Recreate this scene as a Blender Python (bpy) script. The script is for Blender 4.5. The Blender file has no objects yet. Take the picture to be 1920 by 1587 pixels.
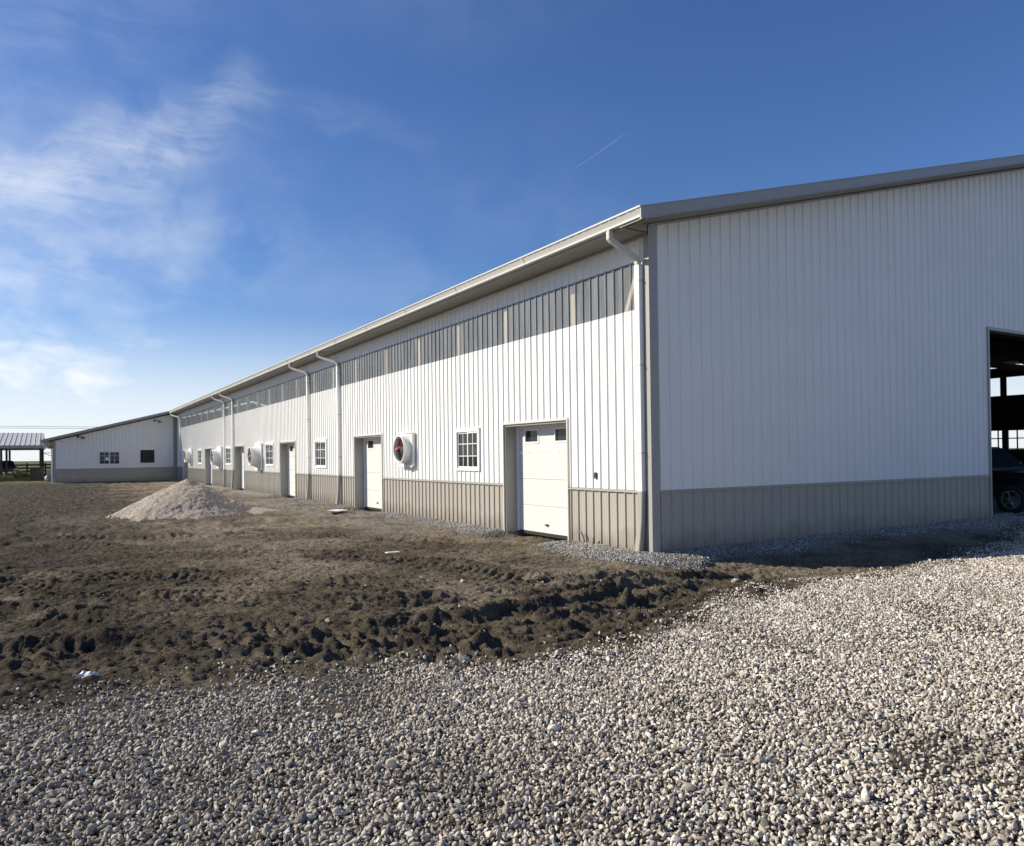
import bpy, bmesh, math, random
import numpy as np
from mathutils import Vector, Matrix, Euler

random.seed(7)
RNG = np.random.default_rng(11)
SC = bpy.context.scene
COL = SC.collection
R = math.radians

# ------------------------------------------------------------------ camera
YAW, PIT, ROL = 0.5479, 0.0088, -0.0133
CAM = Vector((-8.931, -9.938, 1.766))
cam_d = bpy.data.cameras.new('camera')
cam = bpy.data.objects.new('camera', cam_d)
COL.objects.link(cam)
fw = Vector((math.sin(YAW) * math.cos(PIT), math.cos(YAW) * math.cos(PIT), math.sin(PIT)))
rt = Vector((math.cos(YAW), -math.sin(YAW), 0))
up = rt.cross(fw)
r2 = math.cos(ROL) * rt + math.sin(ROL) * up
u2 = -math.sin(ROL) * rt + math.cos(ROL) * up
m = Matrix((r2, u2, -fw)).transposed().to_4x4()
m.translation = CAM
cam.matrix_world = m
cam_d.sensor_width = 36.0
cam_d.lens = 36.0 * 1404.4 / 1920.0
cam_d.shift_y = (840.26 - 793.5) / 1920.0
cam_d.clip_start = 0.05
cam_d.clip_end = 30000
SC.camera = cam

# ------------------------------------------------------------------ sun, sky, exposure
SUN = Vector((-1.0, 0.78, 0.75)).normalized()
sun_el = math.asin(SUN.z)
sun_az = math.atan2(SUN.x, SUN.y)
sd = bpy.data.lights.new('sun', 'SUN')
sd.energy = 5.0
sd.angle = R(0.53)
sd.color = (1.0, 0.925, 0.765)
sun = bpy.data.objects.new('sun', sd)
COL.objects.link(sun)
sun.rotation_euler = SUN.to_track_quat('Z', 'Y').to_euler()
sun.location = (-40, 30, 40)

world = bpy.data.worlds.new('World')
SC.world = world
world.use_nodes = True
nt = world.node_tree
nt.nodes.clear()
NL = nt.links.new


def wn(t, **kw):
    n = nt.nodes.new(t)
    for k, v in kw.items():
        setattr(n, k, v)
    return n


def wmath(op, a, b=None, c=None, clamp=False):
    n = wn('ShaderNodeMath', operation=op, use_clamp=clamp)
    for i, s in enumerate((a, b, c)):
        if s is None:
            continue
        if isinstance(s, (int, float)):
            n.inputs[i].default_value = s
        else:
            NL(s, n.inputs[i])
    return n.outputs[0]


out = wn('ShaderNodeOutputWorld')
bg = wn('ShaderNodeBackground')
bg.inputs['Strength'].default_value = 0.095
NL(bg.outputs[0], out.inputs[0])
sky = wn('ShaderNodeTexSky')
sky.sky_type = 'NISHITA'
sky.sun_disc = False
sky.sun_elevation = sun_el
sky.sun_rotation = sun_az % (2 * math.pi)
sky.altitude = 200
sky.air_density = 1.0
sky.dust_density = 0.35
sky.ozone_density = 2.2
hs = wn('ShaderNodeHueSaturation')
hs.inputs['Saturation'].default_value = 1.12
hs.inputs['Value'].default_value = 1.0
NL(sky.outputs[0], hs.inputs['Color'])
tc = wn('ShaderNodeTexCoord')
sep = wn('ShaderNodeSeparateXYZ')
NL(tc.outputs['Generated'], sep.inputs[0])
az = wmath('MULTIPLY', wmath('ARCTAN2', sep.outputs[0], sep.outputs[1]), 57.2958)
el = wmath('MULTIPLY', wmath('ARCSINE', sep.outputs[2]), 57.2958)
comb = wn('ShaderNodeCombineXYZ')
NL(az, comb.inputs[0])
NL(el, comb.inputs[1])
# cirrus: long feathered streaks laid out by bearing and height above the horizon
wrp = wn('ShaderNodeTexNoise')
wrp.inputs['Scale'].default_value = 0.16
wrp.inputs['Detail'].default_value = 4
NL(comb.outputs[0], wrp.inputs['Vector'])
wsub = wn('ShaderNodeVectorMath', operation='SUBTRACT')
NL(wrp.outputs['Color'], wsub.inputs[0])
wsub.inputs[1].default_value = (0.5, 0.5, 0.5)
wscl = wn('ShaderNodeVectorMath', operation='SCALE')
NL(wsub.outputs[0], wscl.inputs[0])
wscl.inputs['Scale'].default_value = 3.2
wadd = wn('ShaderNodeVectorMath', operation='ADD')
NL(comb.outputs[0], wadd.inputs[0])
NL(wscl.outputs[0], wadd.inputs[1])


def wnoise(rot, scl, scale, detail, rough, lo, hi):
    mp = wn('ShaderNodeMapping')
    mp.inputs['Rotation'].default_value = (0, 0, R(rot))
    mp.inputs['Scale'].default_value = scl
    NL(wadd.outputs[0], mp.inputs['Vector'])
    nz = wn('ShaderNodeTexNoise')
    nz.inputs['Scale'].default_value = scale
    nz.inputs['Detail'].default_value = detail
    nz.inputs['Roughness'].default_value = rough
    NL(mp.outputs[0], nz.inputs['Vector'])
    mr = wn('ShaderNodeMapRange', interpolation_type='SMOOTHSTEP')
    mr.inputs['From Min'].default_value = lo
    mr.inputs['From Max'].default_value = hi
    NL(nz.outputs['Fac'], mr.inputs['Value'])
    return mr.outputs[0]


feath = wnoise(-30, (0.20, 2.0, 1), 0.50, 12, 0.70, 0.12, 0.90)
veil = wnoise(-12, (0.5, 1.0, 1), 0.16, 6, 0.55, 0.25, 0.8)
flat = wnoise(-3, (0.14, 1.0, 1), 0.55, 7, 0.6, 0.38, 0.75)


def blob(a, e, la, le, rot):
    mp = wn('ShaderNodeMapping', vector_type='TEXTURE')
    mp.inputs['Location'].default_value = (a, e, 0)
    mp.inputs['Rotation'].default_value = (0, 0, R(rot))
    mp.inputs['Scale'].default_value = (la, le, 1)
    NL(wadd.outputs[0], mp.inputs['Vector'])
    ln = wn('ShaderNodeVectorMath', operation='LENGTH')
    NL(mp.outputs[0], ln.inputs[0])
    mr = wn('ShaderNodeMapRange', interpolation_type='SMOOTHERSTEP')
    mr.inputs['From Min'].default_value = 1.0
    mr.inputs['From Max'].default_value = 0.0
    NL(ln.outputs['Value'], mr.inputs['Value'])
    return mr.outputs[0]


dens = None
for a, e, la, le, rot, s, tex in (
        (4.0, 20.2, 13, 4.0, 20, 0.30, feath), (8.5, 22.8, 8.5, 3.6, 38, 0.24, feath), (12.0, 25.2, 5.0, 2.2, 25, 0.16, feath), (19, 24.2, 11, 2.0, -16, 0.10, feath), (14, 12, 60, 18, 0, 0.09, veil),
        (-1, 17.0, 13, 5.0, 22, 0.26, feath), (-14, 14, 28, 13, 20, 0.62, veil), (3, 12, 17, 12, 10, 0.46, veil),
        (0, 27, 18, 8, 25, 0.12, feath), (26, 32, 26, 7, 8, 0.05, veil), (-70, 34, 60, 16, 10, 0.3, veil), (120, 40, 60, 16, 0, 0.2, veil),
        (0, 12.3, 12, 1.8, 8, 0.28, flat), (2, 7.6, 14, 2.6, -2, 0.36, flat), (-5, 4.6, 20, 5.0, 0, 0.95, veil), (-6, 4.4, 22, 4.6, 0, 0.6, flat), (-4, 2.6, 26, 5.5, 0, 0.55, veil)):
    t = wmath('MULTIPLY', wmath('MULTIPLY', blob(a, e, la, le, rot), tex), s)
    dens = t if dens is None else wmath('ADD', dens, t)
# pale air along the whole horizon
hz = wn('ShaderNodeMapRange', interpolation_type='SMOOTHERSTEP')
hz.inputs['From Min'].default_value = 13.0
hz.inputs['From Max'].default_value = -1.0
hz.inputs['To Max'].default_value = 0.78
NL(el, hz.inputs['Value'])
dens = wmath('MINIMUM', wmath('MAXIMUM', dens, hz.outputs[0]), 0.92)
mx = wn('ShaderNodeMix', data_type='RGBA')
NL(dens, mx.inputs[0])
tint = wn('ShaderNodeVectorMath', operation='MULTIPLY')
NL(hs.outputs[0], tint.inputs[0])
tint.inputs[1].default_value = (0.63, 0.74, 0.97)
NL(tint.outputs[0], mx.inputs[6])
mx.inputs[7].default_value = (7.7, 8.0, 8.3, 1)
NL(mx.outputs[2], bg.inputs[0])

SC.view_settings.view_transform = 'Standard'
SC.view_settings.look = 'None'
SC.view_settings.exposure = 0.42
SC.view_settings.gamma = 1.0
SC.view_settings.use_curve_mapping = False
SC.render.engine = 'CYCLES'
SC.cycles.max_bounces = 8
SC.cycles.transparent_max_bounces = 12

# ------------------------------------------------------------------ materials
MATS = {}


def mat(name, base, rough=0.5, metal=0.0, spec=0.5, var=0.08, vscale=3.0, bump=0.0, bscale=40.0, stretch=(1, 1, 1), dirt=None):
    """painted / plain surface with noise variation, fine bump, optional dirt splash with its own outline"""
    if name in MATS:
        return MATS[name]
    M = bpy.data.materials.new(name)
    M.use_nodes = True
    n = M.node_tree.nodes
    L = M.node_tree.links.new
    b = n['Principled BSDF']
    b.inputs['Roughness'].default_value = rough
    b.inputs['Metallic'].default_value = metal
    b.inputs['Specular IOR Level'].default_value = spec
    t = n.new('ShaderNodeTexCoord')
    mp = n.new('ShaderNodeMapping')
    mp.inputs['Scale'].default_value = stretch
    L(t.outputs['Object'], mp.inputs['Vector'])
    nz = n.new('ShaderNodeTexNoise')
    nz.inputs['Scale'].default_value = vscale
    nz.inputs['Detail'].default_value = 6
    L(mp.outputs[0], nz.inputs['Vector'])
    rp = n.new('ShaderNodeValToRGB')
    rp.color_ramp.elements[0].position = 0.3
    rp.color_ramp.elements[1].position = 0.72
    rp.color_ramp.elements[0].color = tuple(c * (1 - var) for c in base) + (1,)
    rp.color_ramp.elements[1].color = tuple(min(1, c * (1 + var)) for c in base) + (1,)
    L(nz.outputs['Fac'], rp.inputs[0])
    colout = rp.outputs[0]
    if dirt:
        g = n.new('ShaderNodeNewGeometry')
        s = n.new('ShaderNodeSeparateXYZ')
        L(g.outputs['Position'], s.inputs[0])
        d2 = n.new('ShaderNodeTexNoise')
        d2.inputs['Scale'].default_value = 2.2
        d2.inputs['Detail'].default_value = 9
        d2.inputs['Roughness'].default_value = 0.7
        L(g.outputs['Position'], d2.inputs['Vector'])
        h = n.new('ShaderNodeMath')
        h.operation = 'MULTIPLY_ADD'
        L(d2.outputs['Fac'], h.inputs[0])
        h.inputs[1].default_value = -0.9
        L(s.outputs[2], h.inputs[2])
        mr = n.new('ShaderNodeMapRange')
        mr.inputs['From Min'].default_value = -0.05
        mr.inputs['From Max'].default_value = -0.42
        mr.inputs['To Max'].default_value = 0.5
        L(h.outputs[0], mr.inputs['Value'])
        mx = n.new('ShaderNodeMix')
        mx.data_type = 'RGBA'
        L(mr.outputs[0], mx.inputs[0])
        L(colout, mx.inputs[6])
        mx.inputs[7].default_value = dirt + (1,)
        colout = mx.outputs[2]
    L(colout, b.inputs['Base Color'])
    if bump:
        bz = n.new('ShaderNodeTexNoise')
        bz.inputs['Scale'].default_value = bscale
        bz.inputs['Detail'].default_value = 5
        L(mp.outputs[0], bz.inputs['Vector'])
        bp = n.new('ShaderNodeBump')
        bp.inputs['Strength'].default_value = bump
        bp.inputs['Distance'].default_value = 0.01
        L(bz.outputs['Fac'], bp.inputs['Height'])
        L(bp.outputs[0], b.inputs['Normal'])
    MATS[name] = M
    return M


MUDC = (0.16, 0.12, 0.085)
WHITE = mat('white_painted_steel', (0.82, 0.808, 0.772), 0.40, var=0.025, vscale=0.7, bump=0.25, bscale=1.6, spec=0.45)
TAN = mat('clay_painted_steel', (0.395, 0.36, 0.305), 0.42, var=0.035, vscale=0.9, bump=0.12, bscale=1.6, dirt=MUDC, spec=0.4)
CASE = mat('pale_trim', (0.60, 0.575, 0.525), 0.4, var=0.03, vscale=2.0)
TRIM = mat('ash_trim', (0.34, 0.325, 0.295), 0.4, var=0.03, vscale=2.0)
GUTTER = mat('gutter_aluminium', (0.56, 0.55, 0.52), 0.35, var=0.03, vscale=1.0)
VINYL = mat('white_vinyl', (0.82, 0.82, 0.80), 0.4, var=0.015, vscale=5)
DOORW = mat('white_door_skin', (0.64, 0.64, 0.61), 0.5, var=0.02, vscale=2, bump=0.25, bscale=120)
SOFF = mat('soffit_steel', (0.30, 0.285, 0.26), 0.55, var=0.05, vscale=1.5)
ROOF = mat('roof_steel', (0.34, 0.35, 0.36), 0.4, var=0.05, vscale=1.2)
PINE = mat('pine_lumber', (0.80, 0.66, 0.45), 0.7, var=0.18, vscale=4, stretch=(8, 8, 0.6), bump=0.2)
OLDWOOD = mat('weathered_wood', (0.09, 0.08, 0.07), 0.85, var=0.3, vscale=6, bump=0.4)
GALV = mat('galvanised', (0.42, 0.43, 0.44), 0.38, metal=0.7, var=0.12, vscale=8)
DARKST = mat('dark_steel', (0.03, 0.03, 0.032), 0.45, var=0.2, vscale=5)
BLACKR = mat('black_rubber', (0.018, 0.018, 0.018), 0.8, var=0.2, vscale=12, bump=0.3)
CARBLK = mat('black_car_paint', (0.006, 0.006, 0.007), 0.35, var=0.1, vscale=2)
CARGRY = mat('grey_car_paint', (0.06, 0.063, 0.07), 0.18, var=0.1, vscale=2)
CHROME = mat('bright_alloy', (0.62, 0.62, 0.63), 0.25, metal=0.9, var=0.05)
RED = mat('red_blade', (0.22, 0.02, 0.02), 0.45, var=0.12, vscale=5)
FGLASS = mat('white_fibreglass', (0.70, 0.70, 0.69), 0.45, var=0.06, vscale=3, bump=0.1, dirt=None)
GREYPL = mat('grey_conduit', (0.16, 0.16, 0.155), 0.55, var=0.1)
INNER_SHADE = mat('interior_shade_lining', (0.035, 0.034, 0.033), 0.8, var=0.2, vscale=2)  # interior shade put into the colour: near-black in place of steel and framing
CONC = mat('concrete_slab', (0.22, 0.21, 0.19), 0.85, var=0.15, vscale=3, bump=0.3)
SCRAP = mat('white_scrap', (0.74, 0.74, 0.72), 0.5, var=0.08, vscale=9)
CABLE = mat('cable_sheath', (0.02, 0.02, 0.02), 0.7)
LAMPG = mat('frosted_lens', (0.6, 0.6, 0.58), 0.35)


def glass(name, tint, mixv, rough=0.05):
    M = bpy.data.materials.new(name)
    M.use_nodes = True
    n = M.node_tree.nodes
    L = M.node_tree.links.new
    n.clear()
    o = n.new('ShaderNodeOutputMaterial')
    tr = n.new('ShaderNodeBsdfTransparent')
    tr.inputs[0].default_value = tint + (1,)
    gl = n.new('ShaderNodeBsdfPrincipled')
    gl.inputs['Base Color'].default_value = (0.03, 0.035, 0.04, 1)
    gl.inputs['Roughness'].default_value = rough
    mx = n.new('ShaderNodeMixShader')
    mx.inputs[0].default_value = mixv
    L(tr.outputs[0], mx.inputs[1])
    L(gl.outputs[0], mx.inputs[2])
    L(mx.outputs[0], o.inputs[0])
    return M


GLASS = glass('window_glass', (0.6, 0.63, 0.63), 0.72)
CARGL = glass('car_glass', (0.2, 0.22, 0.23), 0.7)

# clear corrugated plastic: scuffed, part see-through
CLEAR = bpy.data.materials.new('clear_corrugated_plastic')
CLEAR.use_nodes = True
_n = CLEAR.node_tree.nodes
_L = CLEAR.node_tree.links.new
_n.clear()
_o = _n.new('ShaderNodeOutputMaterial')
_tr = _n.new('ShaderNodeBsdfTransparent')
_tr.inputs[0].default_value = (0.93, 0.94, 0.95, 1)
_pb = _n.new('ShaderNodeBsdfPrincipled')
_pb.inputs['Base Color'].default_value = (0.42, 0.435, 0.46, 1)
_pb.inputs['Roughness'].default_value = 0.22
_t = _n.new('ShaderNodeTexCoord')
_mp = _n.new('ShaderNodeMapping')
_mp.inputs['Scale'].default_value = (1, 3.0, 0.5)
_L(_t.outputs['Object'], _mp.inputs[0])
_nz = _n.new('ShaderNodeTexNoise')
_nz.inputs['Scale'].default_value = 1.4
_nz.inputs['Detail'].default_value = 6
_L(_mp.outputs[0], _nz.inputs['Vector'])
_mr = _n.new('ShaderNodeMapRange')
_mr.inputs['From Min'].default_value = 0.3
_mr.inputs['From Max'].default_value = 0.7
_mr.inputs['To Min'].default_value = 0.34
_mr.inputs['To Max'].default_value = 0.56
_L(_nz.outputs['Fac'], _mr.inputs[0])
_mx = _n.new('ShaderNodeMixShader')
_L(_mr.outputs[0], _mx.inputs[0])
_L(_tr.outputs[0], _mx.inputs[1])
_L(_pb.outputs[0], _mx.inputs[2])
_L(_mx.outputs[0], _o.inputs[0])


# ------------------------------------------------------------------ builders
def link(o, parent=None):
    COL.objects.link(o)
    if parent:
        o.parent = parent
    return o


def tag(o, label=None, cat=None, group=None, kind=None):
    for k, v in (('label', label), ('category', cat), ('group', group), ('kind', kind)):
        if v:
            o[k] = v
    return o


def empty(name, loc=(0, 0, 0), rz=0.0):
    o = bpy.data.objects.new(name, None)
    o.empty_display_size = 0.3
    o.location = loc
    o.rotation_euler = (0, 0, rz)
    return link(o)


class MB:
    def __init__(self, F=None):
        self.v, self.f, self.F = [], [], F

    def add(self, vs, fs):
        k = len(self.v)
        self.v += [tuple(self.F(*p)) if self.F else tuple(p) for p in vs]
        self.f += [tuple(i + k for i in f) for f in fs]
        return self

    def box(self, a0, a1, b0, b1, c0, c1):
        vs = [(a, b, c) for c in (c0, c1) for a, b in ((a0, b0), (a1, b0), (a1, b1), (a0, b1))]
        return self.add(vs, [(3, 2, 1, 0), (4, 5, 6, 7), (0, 1, 5, 4), (1, 2, 6, 5), (2, 3, 7, 6), (3, 0, 4, 7)])

    def prism(self, poly, axis, t0, t1):
        """extrude a 2-D polygon along axis 0/1/2"""
        def P(p, t):
            return {0: (t, p[0], p[1]), 1: (p[0], t, p[1]), 2: (p[0], p[1], t)}[axis]
        n = len(poly)
        vs = [P(p, t0) for p in poly] + [P(p, t1) for p in poly]
        fs = [tuple(range(n))[::-1], tuple(range(n, 2 * n))]
        fs += [(i, (i + 1) % n, n + (i + 1) % n, n + i) for i in range(n)]
        return self.add(vs, fs)

    def tube(self, pts, r, n=10, caps=True, rr=None):
        pts = [Vector(p) for p in pts]
        vs, fs = [], []
        N = len(pts)
        ref = None
        for i, p in enumerate(pts):
            d = (pts[min(i + 1, N - 1)] - pts[max(i - 1, 0)]).normalized()
            if ref is None:
                ref = Vector((0, 0, 1)) if abs(d.z) < 0.9 else Vector((1, 0, 0))
            a = d.cross(ref).normalized()
            b = a.cross(d).normalized()
            ref = b
            q = rr[i] if rr else r
            for k in range(n):
                t = 2 * math.pi * k / n
                vs.append(p + (a * math.cos(t) + b * math.sin(t)) * q)
        for i in range(N - 1):
            for k in range(n):
                k2 = (k + 1) % n
                fs.append((i * n + k, i * n + k2, (i + 1) * n + k2, (i + 1) * n + k))
        if caps:
            fs.append(tuple(range(n))[::-1])
            fs.append(tuple((N - 1) * n + k for k in range(n)))
        return self.add(vs, fs)

    def lathe(self, prof, n=28, axis='x', centre=(0, 0, 0), closed=False):
        """prof: (along, radius)"""
        vs, fs = [], []
        c = Vector(centre)
        for (h, r) in prof:
            for k in range(n):
                t = 2 * math.pi * k / n
                if axis == 'x':
                    q = Vector((h, r * math.cos(t), r * math.sin(t)))
                elif axis == 'y':
                    q = Vector((r * math.cos(t), h, r * math.sin(t)))
                else:
                    q = Vector((r * math.cos(t), r * math.sin(t), h))
                vs.append(c + q)
        m_ = len(prof)
        for i in range(m_ if closed else m_ - 1):
            j = (i + 1) % m_
            for k in range(n):
                k2 = (k + 1) % n
                fs.append((i * n + k, i * n + k2, j * n + k2, j * n + k))
        return self.add(vs, fs)

    def rectsweep(self, pts, wa, wb, side):
        """rectangular duct swept along pts in a plane whose normal is 'side'"""
        pts = [Vector(p) for p in pts]
        side = Vector(side)
        vs, fs = [], []
        N = len(pts)
        for i, p in enumerate(pts):
            d0 = (pts[i] - pts[i - 1]).normalized() if i else (pts[1] - pts[0]).normalized()
            d1 = (pts[i + 1] - pts[i]).normalized() if i < N - 1 else d0
            d = (d0 + d1).normalized()
            nrm = side.cross(d).normalized()
            k = 1.0 / max(0.5, d.dot(d0))
            sd_ = d.cross(nrm).normalized()
            for a, b in ((-1, -.8), (-.8, -1), (.8, -1), (1, -.8), (1, .8), (.8, 1), (-.8, 1), (-1, .8)):
                vs.append(p + nrm * a * wa * 0.5 * k + sd_ * b * wb * 0.5)
        for i in range(N - 1):
            for k in range(8):
                k2 = (k + 1) % 8
                fs.append((i * 8 + k, i * 8 + k2, i * 8 + 8 + k2, i * 8 + 8 + k))
        fs.append(tuple(range(8))[::-1])
        fs.append(tuple((N - 1) * 8 + k for k in range(8)))
        return self.add(vs, fs)

    def mesh(self, name, smooth=False, fix=True):
        me = bpy.data.meshes.new(name)
        me.from_pydata([tuple(p) for p in self.v], [], self.f)
        if fix:
            bm = bmesh.new()
            bm.from_mesh(me)
            bmesh.ops.recalc_face_normals(bm, faces=bm.faces)
            bm.to_mesh(me)
            bm.free()
        if smooth:
            for p in me.polygons:
                p.use_smooth = True
        me.update()
        return me

    def build(self, name, mt, parent=None, smooth=False, fix=True, bevel=0.0):
        me = self.mesh(name, smooth, fix)
        me.materials.append(mt)
        o = bpy.data.objects.new(name, me)
        link(o, parent)
        if bevel:
            b = o.modifiers.new('bevel', 'BEVEL')
            b.width = bevel
            b.segments = 2
            b.limit_method = 'ANGLE'
        return o


# wall frames: (s along the wall, d outwards, z) -> world
def F_long(s, d, z):
    return (-d, s, z)


def F_gable(s, d, z):
    return (s, -d, z)


WEND = 59.64        # where the low wing begins


def F_wing(s, d, z):
    return (s, WEND - d, z)


def rib_profile(s0, s1, pitch, phase, h=0.026, minor=True):
    """ribbed steel sheet: one tall rib per pitch with two low stiffeners between"""
    pts = []
    k0 = math.floor((s0 - phase) / pitch) - 1
    k1 = math.ceil((s1 - phase) / pitch) + 1
    for k in range(k0, k1 + 1):
        c = phase + k * pitch
        pts += [(c - .031, 0), (c - .012, h), (c + .012, h), (c + .031, 0)]
        if minor:
            for q in (1 / 3., 2 / 3.):
                e = c + q * pitch
                pts += [(e - .014, 0), (e - .006, .0035), (e + .006, .0035), (e + .014, 0)]
    pts = [p for p in pts if s0 < p[0] < s1]

    def at(s):
        t = (s - phase + pitch / 2) % pitch - pitch / 2
        t = abs(t)
        return h if t < .012 else (0 if t > .031 else h * (.031 - t) / .019)
    return [(s0, at(s0))] + pts + [(s1, at(s1))]


def sheet(F, rects, pitch, phase, d0=0.0, minor=True):
    """rects: (s0, s1, zlow, zhigh) where the z's are numbers or functions of s"""
    b = MB(F)
    for s0, s1, za, zb in rects:
        if s1 - s0 < 0.004:
            continue
        pr = rib_profile(s0, s1, pitch, phase, minor=minor)
        vs, fs = [], []
        for s, d in pr:
            lo = za(s) if callable(za) else za
            hi = zb(s) if callable(zb) else zb
            vs += [(s, d0 + d, lo), (s, d0 + d, hi)]
        for i in range(len(pr) - 1):
            fs.append((2 * i, 2 * i + 2, 2 * i + 3, 2 * i + 1))
        b.add(vs, fs)
    return b


def cut(s0, s1, za, zb, holes):
    """split the strip s0..s1 x za..zb round rectangular holes (hs0, hs1, hz0, hz1)"""
    cuts = sorted({s0, s1} | {min(max(q, s0), s1) for h in holes for q in h[:2]})
    res = []
    for a, b in zip(cuts, cuts[1:]):
        if b - a < 1e-4:
            continue
        mid = (a + b) / 2
        hs_ = sorted([h for h in holes if h[0] < mid < h[1]], key=lambda h: h[2])
        lo = za
        zt = zb(mid) if callable(zb) else zb
        ended = False
        for h in hs_:
            if h[3] <= lo or h[2] >= zt:
                continue
            if h[2] > lo:
                res.append((a, b, lo, h[2]))
            lo = h[3]
            if lo >= zt:
                ended = True
        if not ended:
            res.append((a, b, lo, zb))
    return res


# ------------------------------------------------------------------ noise helpers for the ground
def _hash(ix, iy, seed):
    h = (ix.astype(np.int64) * 374761393 + iy.astype(np.int64) * 668265263 + seed * 1442695041) & 0x7fffffff
    h = ((h ^ (h >> 13)) * 1274126177) & 0x7fffffff
    h = ((h ^ (h >> 15)) * 362437) & 0x7fffffff
    return ((h ^ (h >> 12)) & 0xffff) / 65535.0


def vnoise(x, y, seed=0):
    xi, yi = np.floor(x), np.floor(y)
    fx, fy = x - xi, y - yi
    ux, uy = fx * fx * fx * (fx * (fx * 6 - 15) + 10), fy * fy * fy * (fy * (fy * 6 - 15) + 10)

    def g(dx, dy):
        t = _hash(xi + dx, yi + dy, seed) * 6.2831853
        return np.cos(t) * (fx - dx) + np.sin(t) * (fy - dy)
    a = g(0, 0) + ux * (g(1, 0) - g(0, 0))
    b = g(0, 1) + ux * (g(1, 1) - g(0, 1))
    return (a + uy * (b - a)) * 1.4


def fbm(x, y, sc, oc=4, seed=0, gain=0.5):
    s, a, f_ = 0, 1.0, sc
    for i in range(oc):
        s = s + a * vnoise(x * f_ + 17.3 * i, y * f_ - 9.1 * i, seed + i)
        a *= gain
        f_ *= 2.03
    return s


def clods(x, y, size, seed):
    """heap of rounded lumps, heights 0..1"""
    X, Y = x / size, y / size
    xi, yi = np.floor(X), np.floor(Y)
    best = np.zeros_like(X)
    for dx in (-1, 0, 1):
        for dy in (-1, 0, 1):
            cx = xi + dx
            cy = yi + dy
            px = cx + _hash(cx, cy, seed)
            py = cy + _hash(cx, cy, seed + 1)
            r = 0.45 + 0.55 * _hash(cx, cy, seed + 2)
            e = 0.6 + 0.8 * _hash(cx, cy, seed + 3)
            d2 = ((X - px) * e) ** 2 + ((Y - py) / e) ** 2
            h = r * np.sqrt(np.clip(1 - d2 / (r * r), 0, 1)) * (0.4 + 0.6 * _hash(cx, cy, seed + 4))
            best = np.maximum(best, h)
    return best


def sstep(a, b, x):
    t = np.clip((x - a) / (b - a), 0, 1)
    return t * t * (3 - 2 * t)


def polyd(x, y, pts):
    """distance, signed side and arc length to a polyline"""
    bd = np.full(x.shape, 1e9)
    bs = np.zeros(x.shape)
    bside = np.zeros(x.shape)
    acc = 0.0
    for (ax, ay), (bx, by) in zip(pts, pts[1:]):
        dx, dy = bx - ax, by - ay
        L_ = math.hypot(dx, dy)
        t = np.clip(((x - ax) * dx + (y - ay) * dy) / (L_ * L_), 0, 1)
        ex, ey = x - (ax + t * dx), y - (ay + t * dy)
        d = np.hypot(ex, ey)
        sd_ = np.sign(dx * ey - dy * ex)
        m_ = d < bd
        bd = np.where(m_, d, bd)
        bs = np.where(m_, acc + t * L_, bs)
        bside = np.where(m_, sd_, bside)
        acc += L_
    return bd, bside, bs


# edge of the stone pad: mud lies on the far side of it
PADX = [-60, -14, -11, -9.3, -8.3, -7.4, -6.9, -6.0, -5.4, -4.4, -3.3, -1.9, -0.3, 1.4, 3.5, 6, 9, 14, 40]
PADY = [-2.2, -2.6, -3.1, -3.5, -3.75, -3.85, -4.0, -4.3, -4.75, -4.75, -4.25, -3.75, -3.5, -3.55, -3.45, -3.0, -2.1, -0.6, -0.6]
# (points, half width, rut depth, berm height, lug period, churn)
TRACKS = [
    ([(-9.6, 3.6), (-8.2, 1.3), (-7.3, .55), (-6.4, -.35), (-5.5, -1.0), (-4.4, -1.4), (-3.0, -1.3), (-1.4, -1.6), (.6, -1.9)], .26, .075, .06, .17),
    ([(-10.6, 2.2), (-9.1, .4), (-8.0, -.9), (-7.1, -1.7), (-6.0, -2.4), (-4.9, -2.75), (-3.6, -2.6), (-2.0, -2.2), (-.2, -2.2)], .28, .085, .075, .18),
    ([(-12, -1.6), (-9.6, -2.0), (-8.4, -2.6), (-7.3, -2.95), (-6.3, -3.3), (-5.3, -3.75), (-4.2, -3.7), (-3.0, -3.1), (-1.8, -2.8)], .25, .08, .085, .17),
    ([(-12, -.2), (-10, -1.0), (-8.6, -1.6), (-7.6, -2.0), (-6.6, -2.7), (-5.6, -3.2), (-4.6, -3.2), (-3.4, -3.4)], .24, .06, .06, .16),
    ([(-13, 9), (-10.4, 5.5), (-8.9, 3.6), (-7.6, 3.0), (-6, 1.2), (-5, .2)], .3, .06, .05, .2),
    ([(-12, 14), (-9, 8.5), (-6.6, 6), (-4.6, 3.6), (-3.6, 1.4), (-3.2, -.6)], .3, .035, .025, .2),
    ([(-15, 20), (-11, 13), (-8, 10), (-5, 8), (-3, 6.5), (-2.2, 4.4)], .35, .04, .03, .22),
]
DOORS = [(2.50, 5.04), (12.65, 15.21), (22.77, 25.29), (33.08, 35.54), (42.94, 45.63), (53.4, 56.0)]
PILE = (-5.2, 16.9)


def pad_signed(x, y):
    yb = np.interp(x, PADX, PADY)
    return (y - yb) + 0.28 * fbm(x, y, 0.9, 4, 5) + 0.10 * fbm(x, y, 3.0, 3, 9)


def wall_dist(x, y):
    dl = np.where((y > 0) & (y < WEND), -x, 1e3)
    dg = np.where(x > 0, -y, 1e3)
    dc = np.where((x <= 0) & (y <= 0), np.hypot(x, y), 1e3)
    dw = np.where((x > -9.2) & (x < 0), WEND - y, 1e3)
    return np.minimum(np.minimum(dl, dg), np.minimum(dc, np.where(dw > 0, dw, 1e3)))


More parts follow.
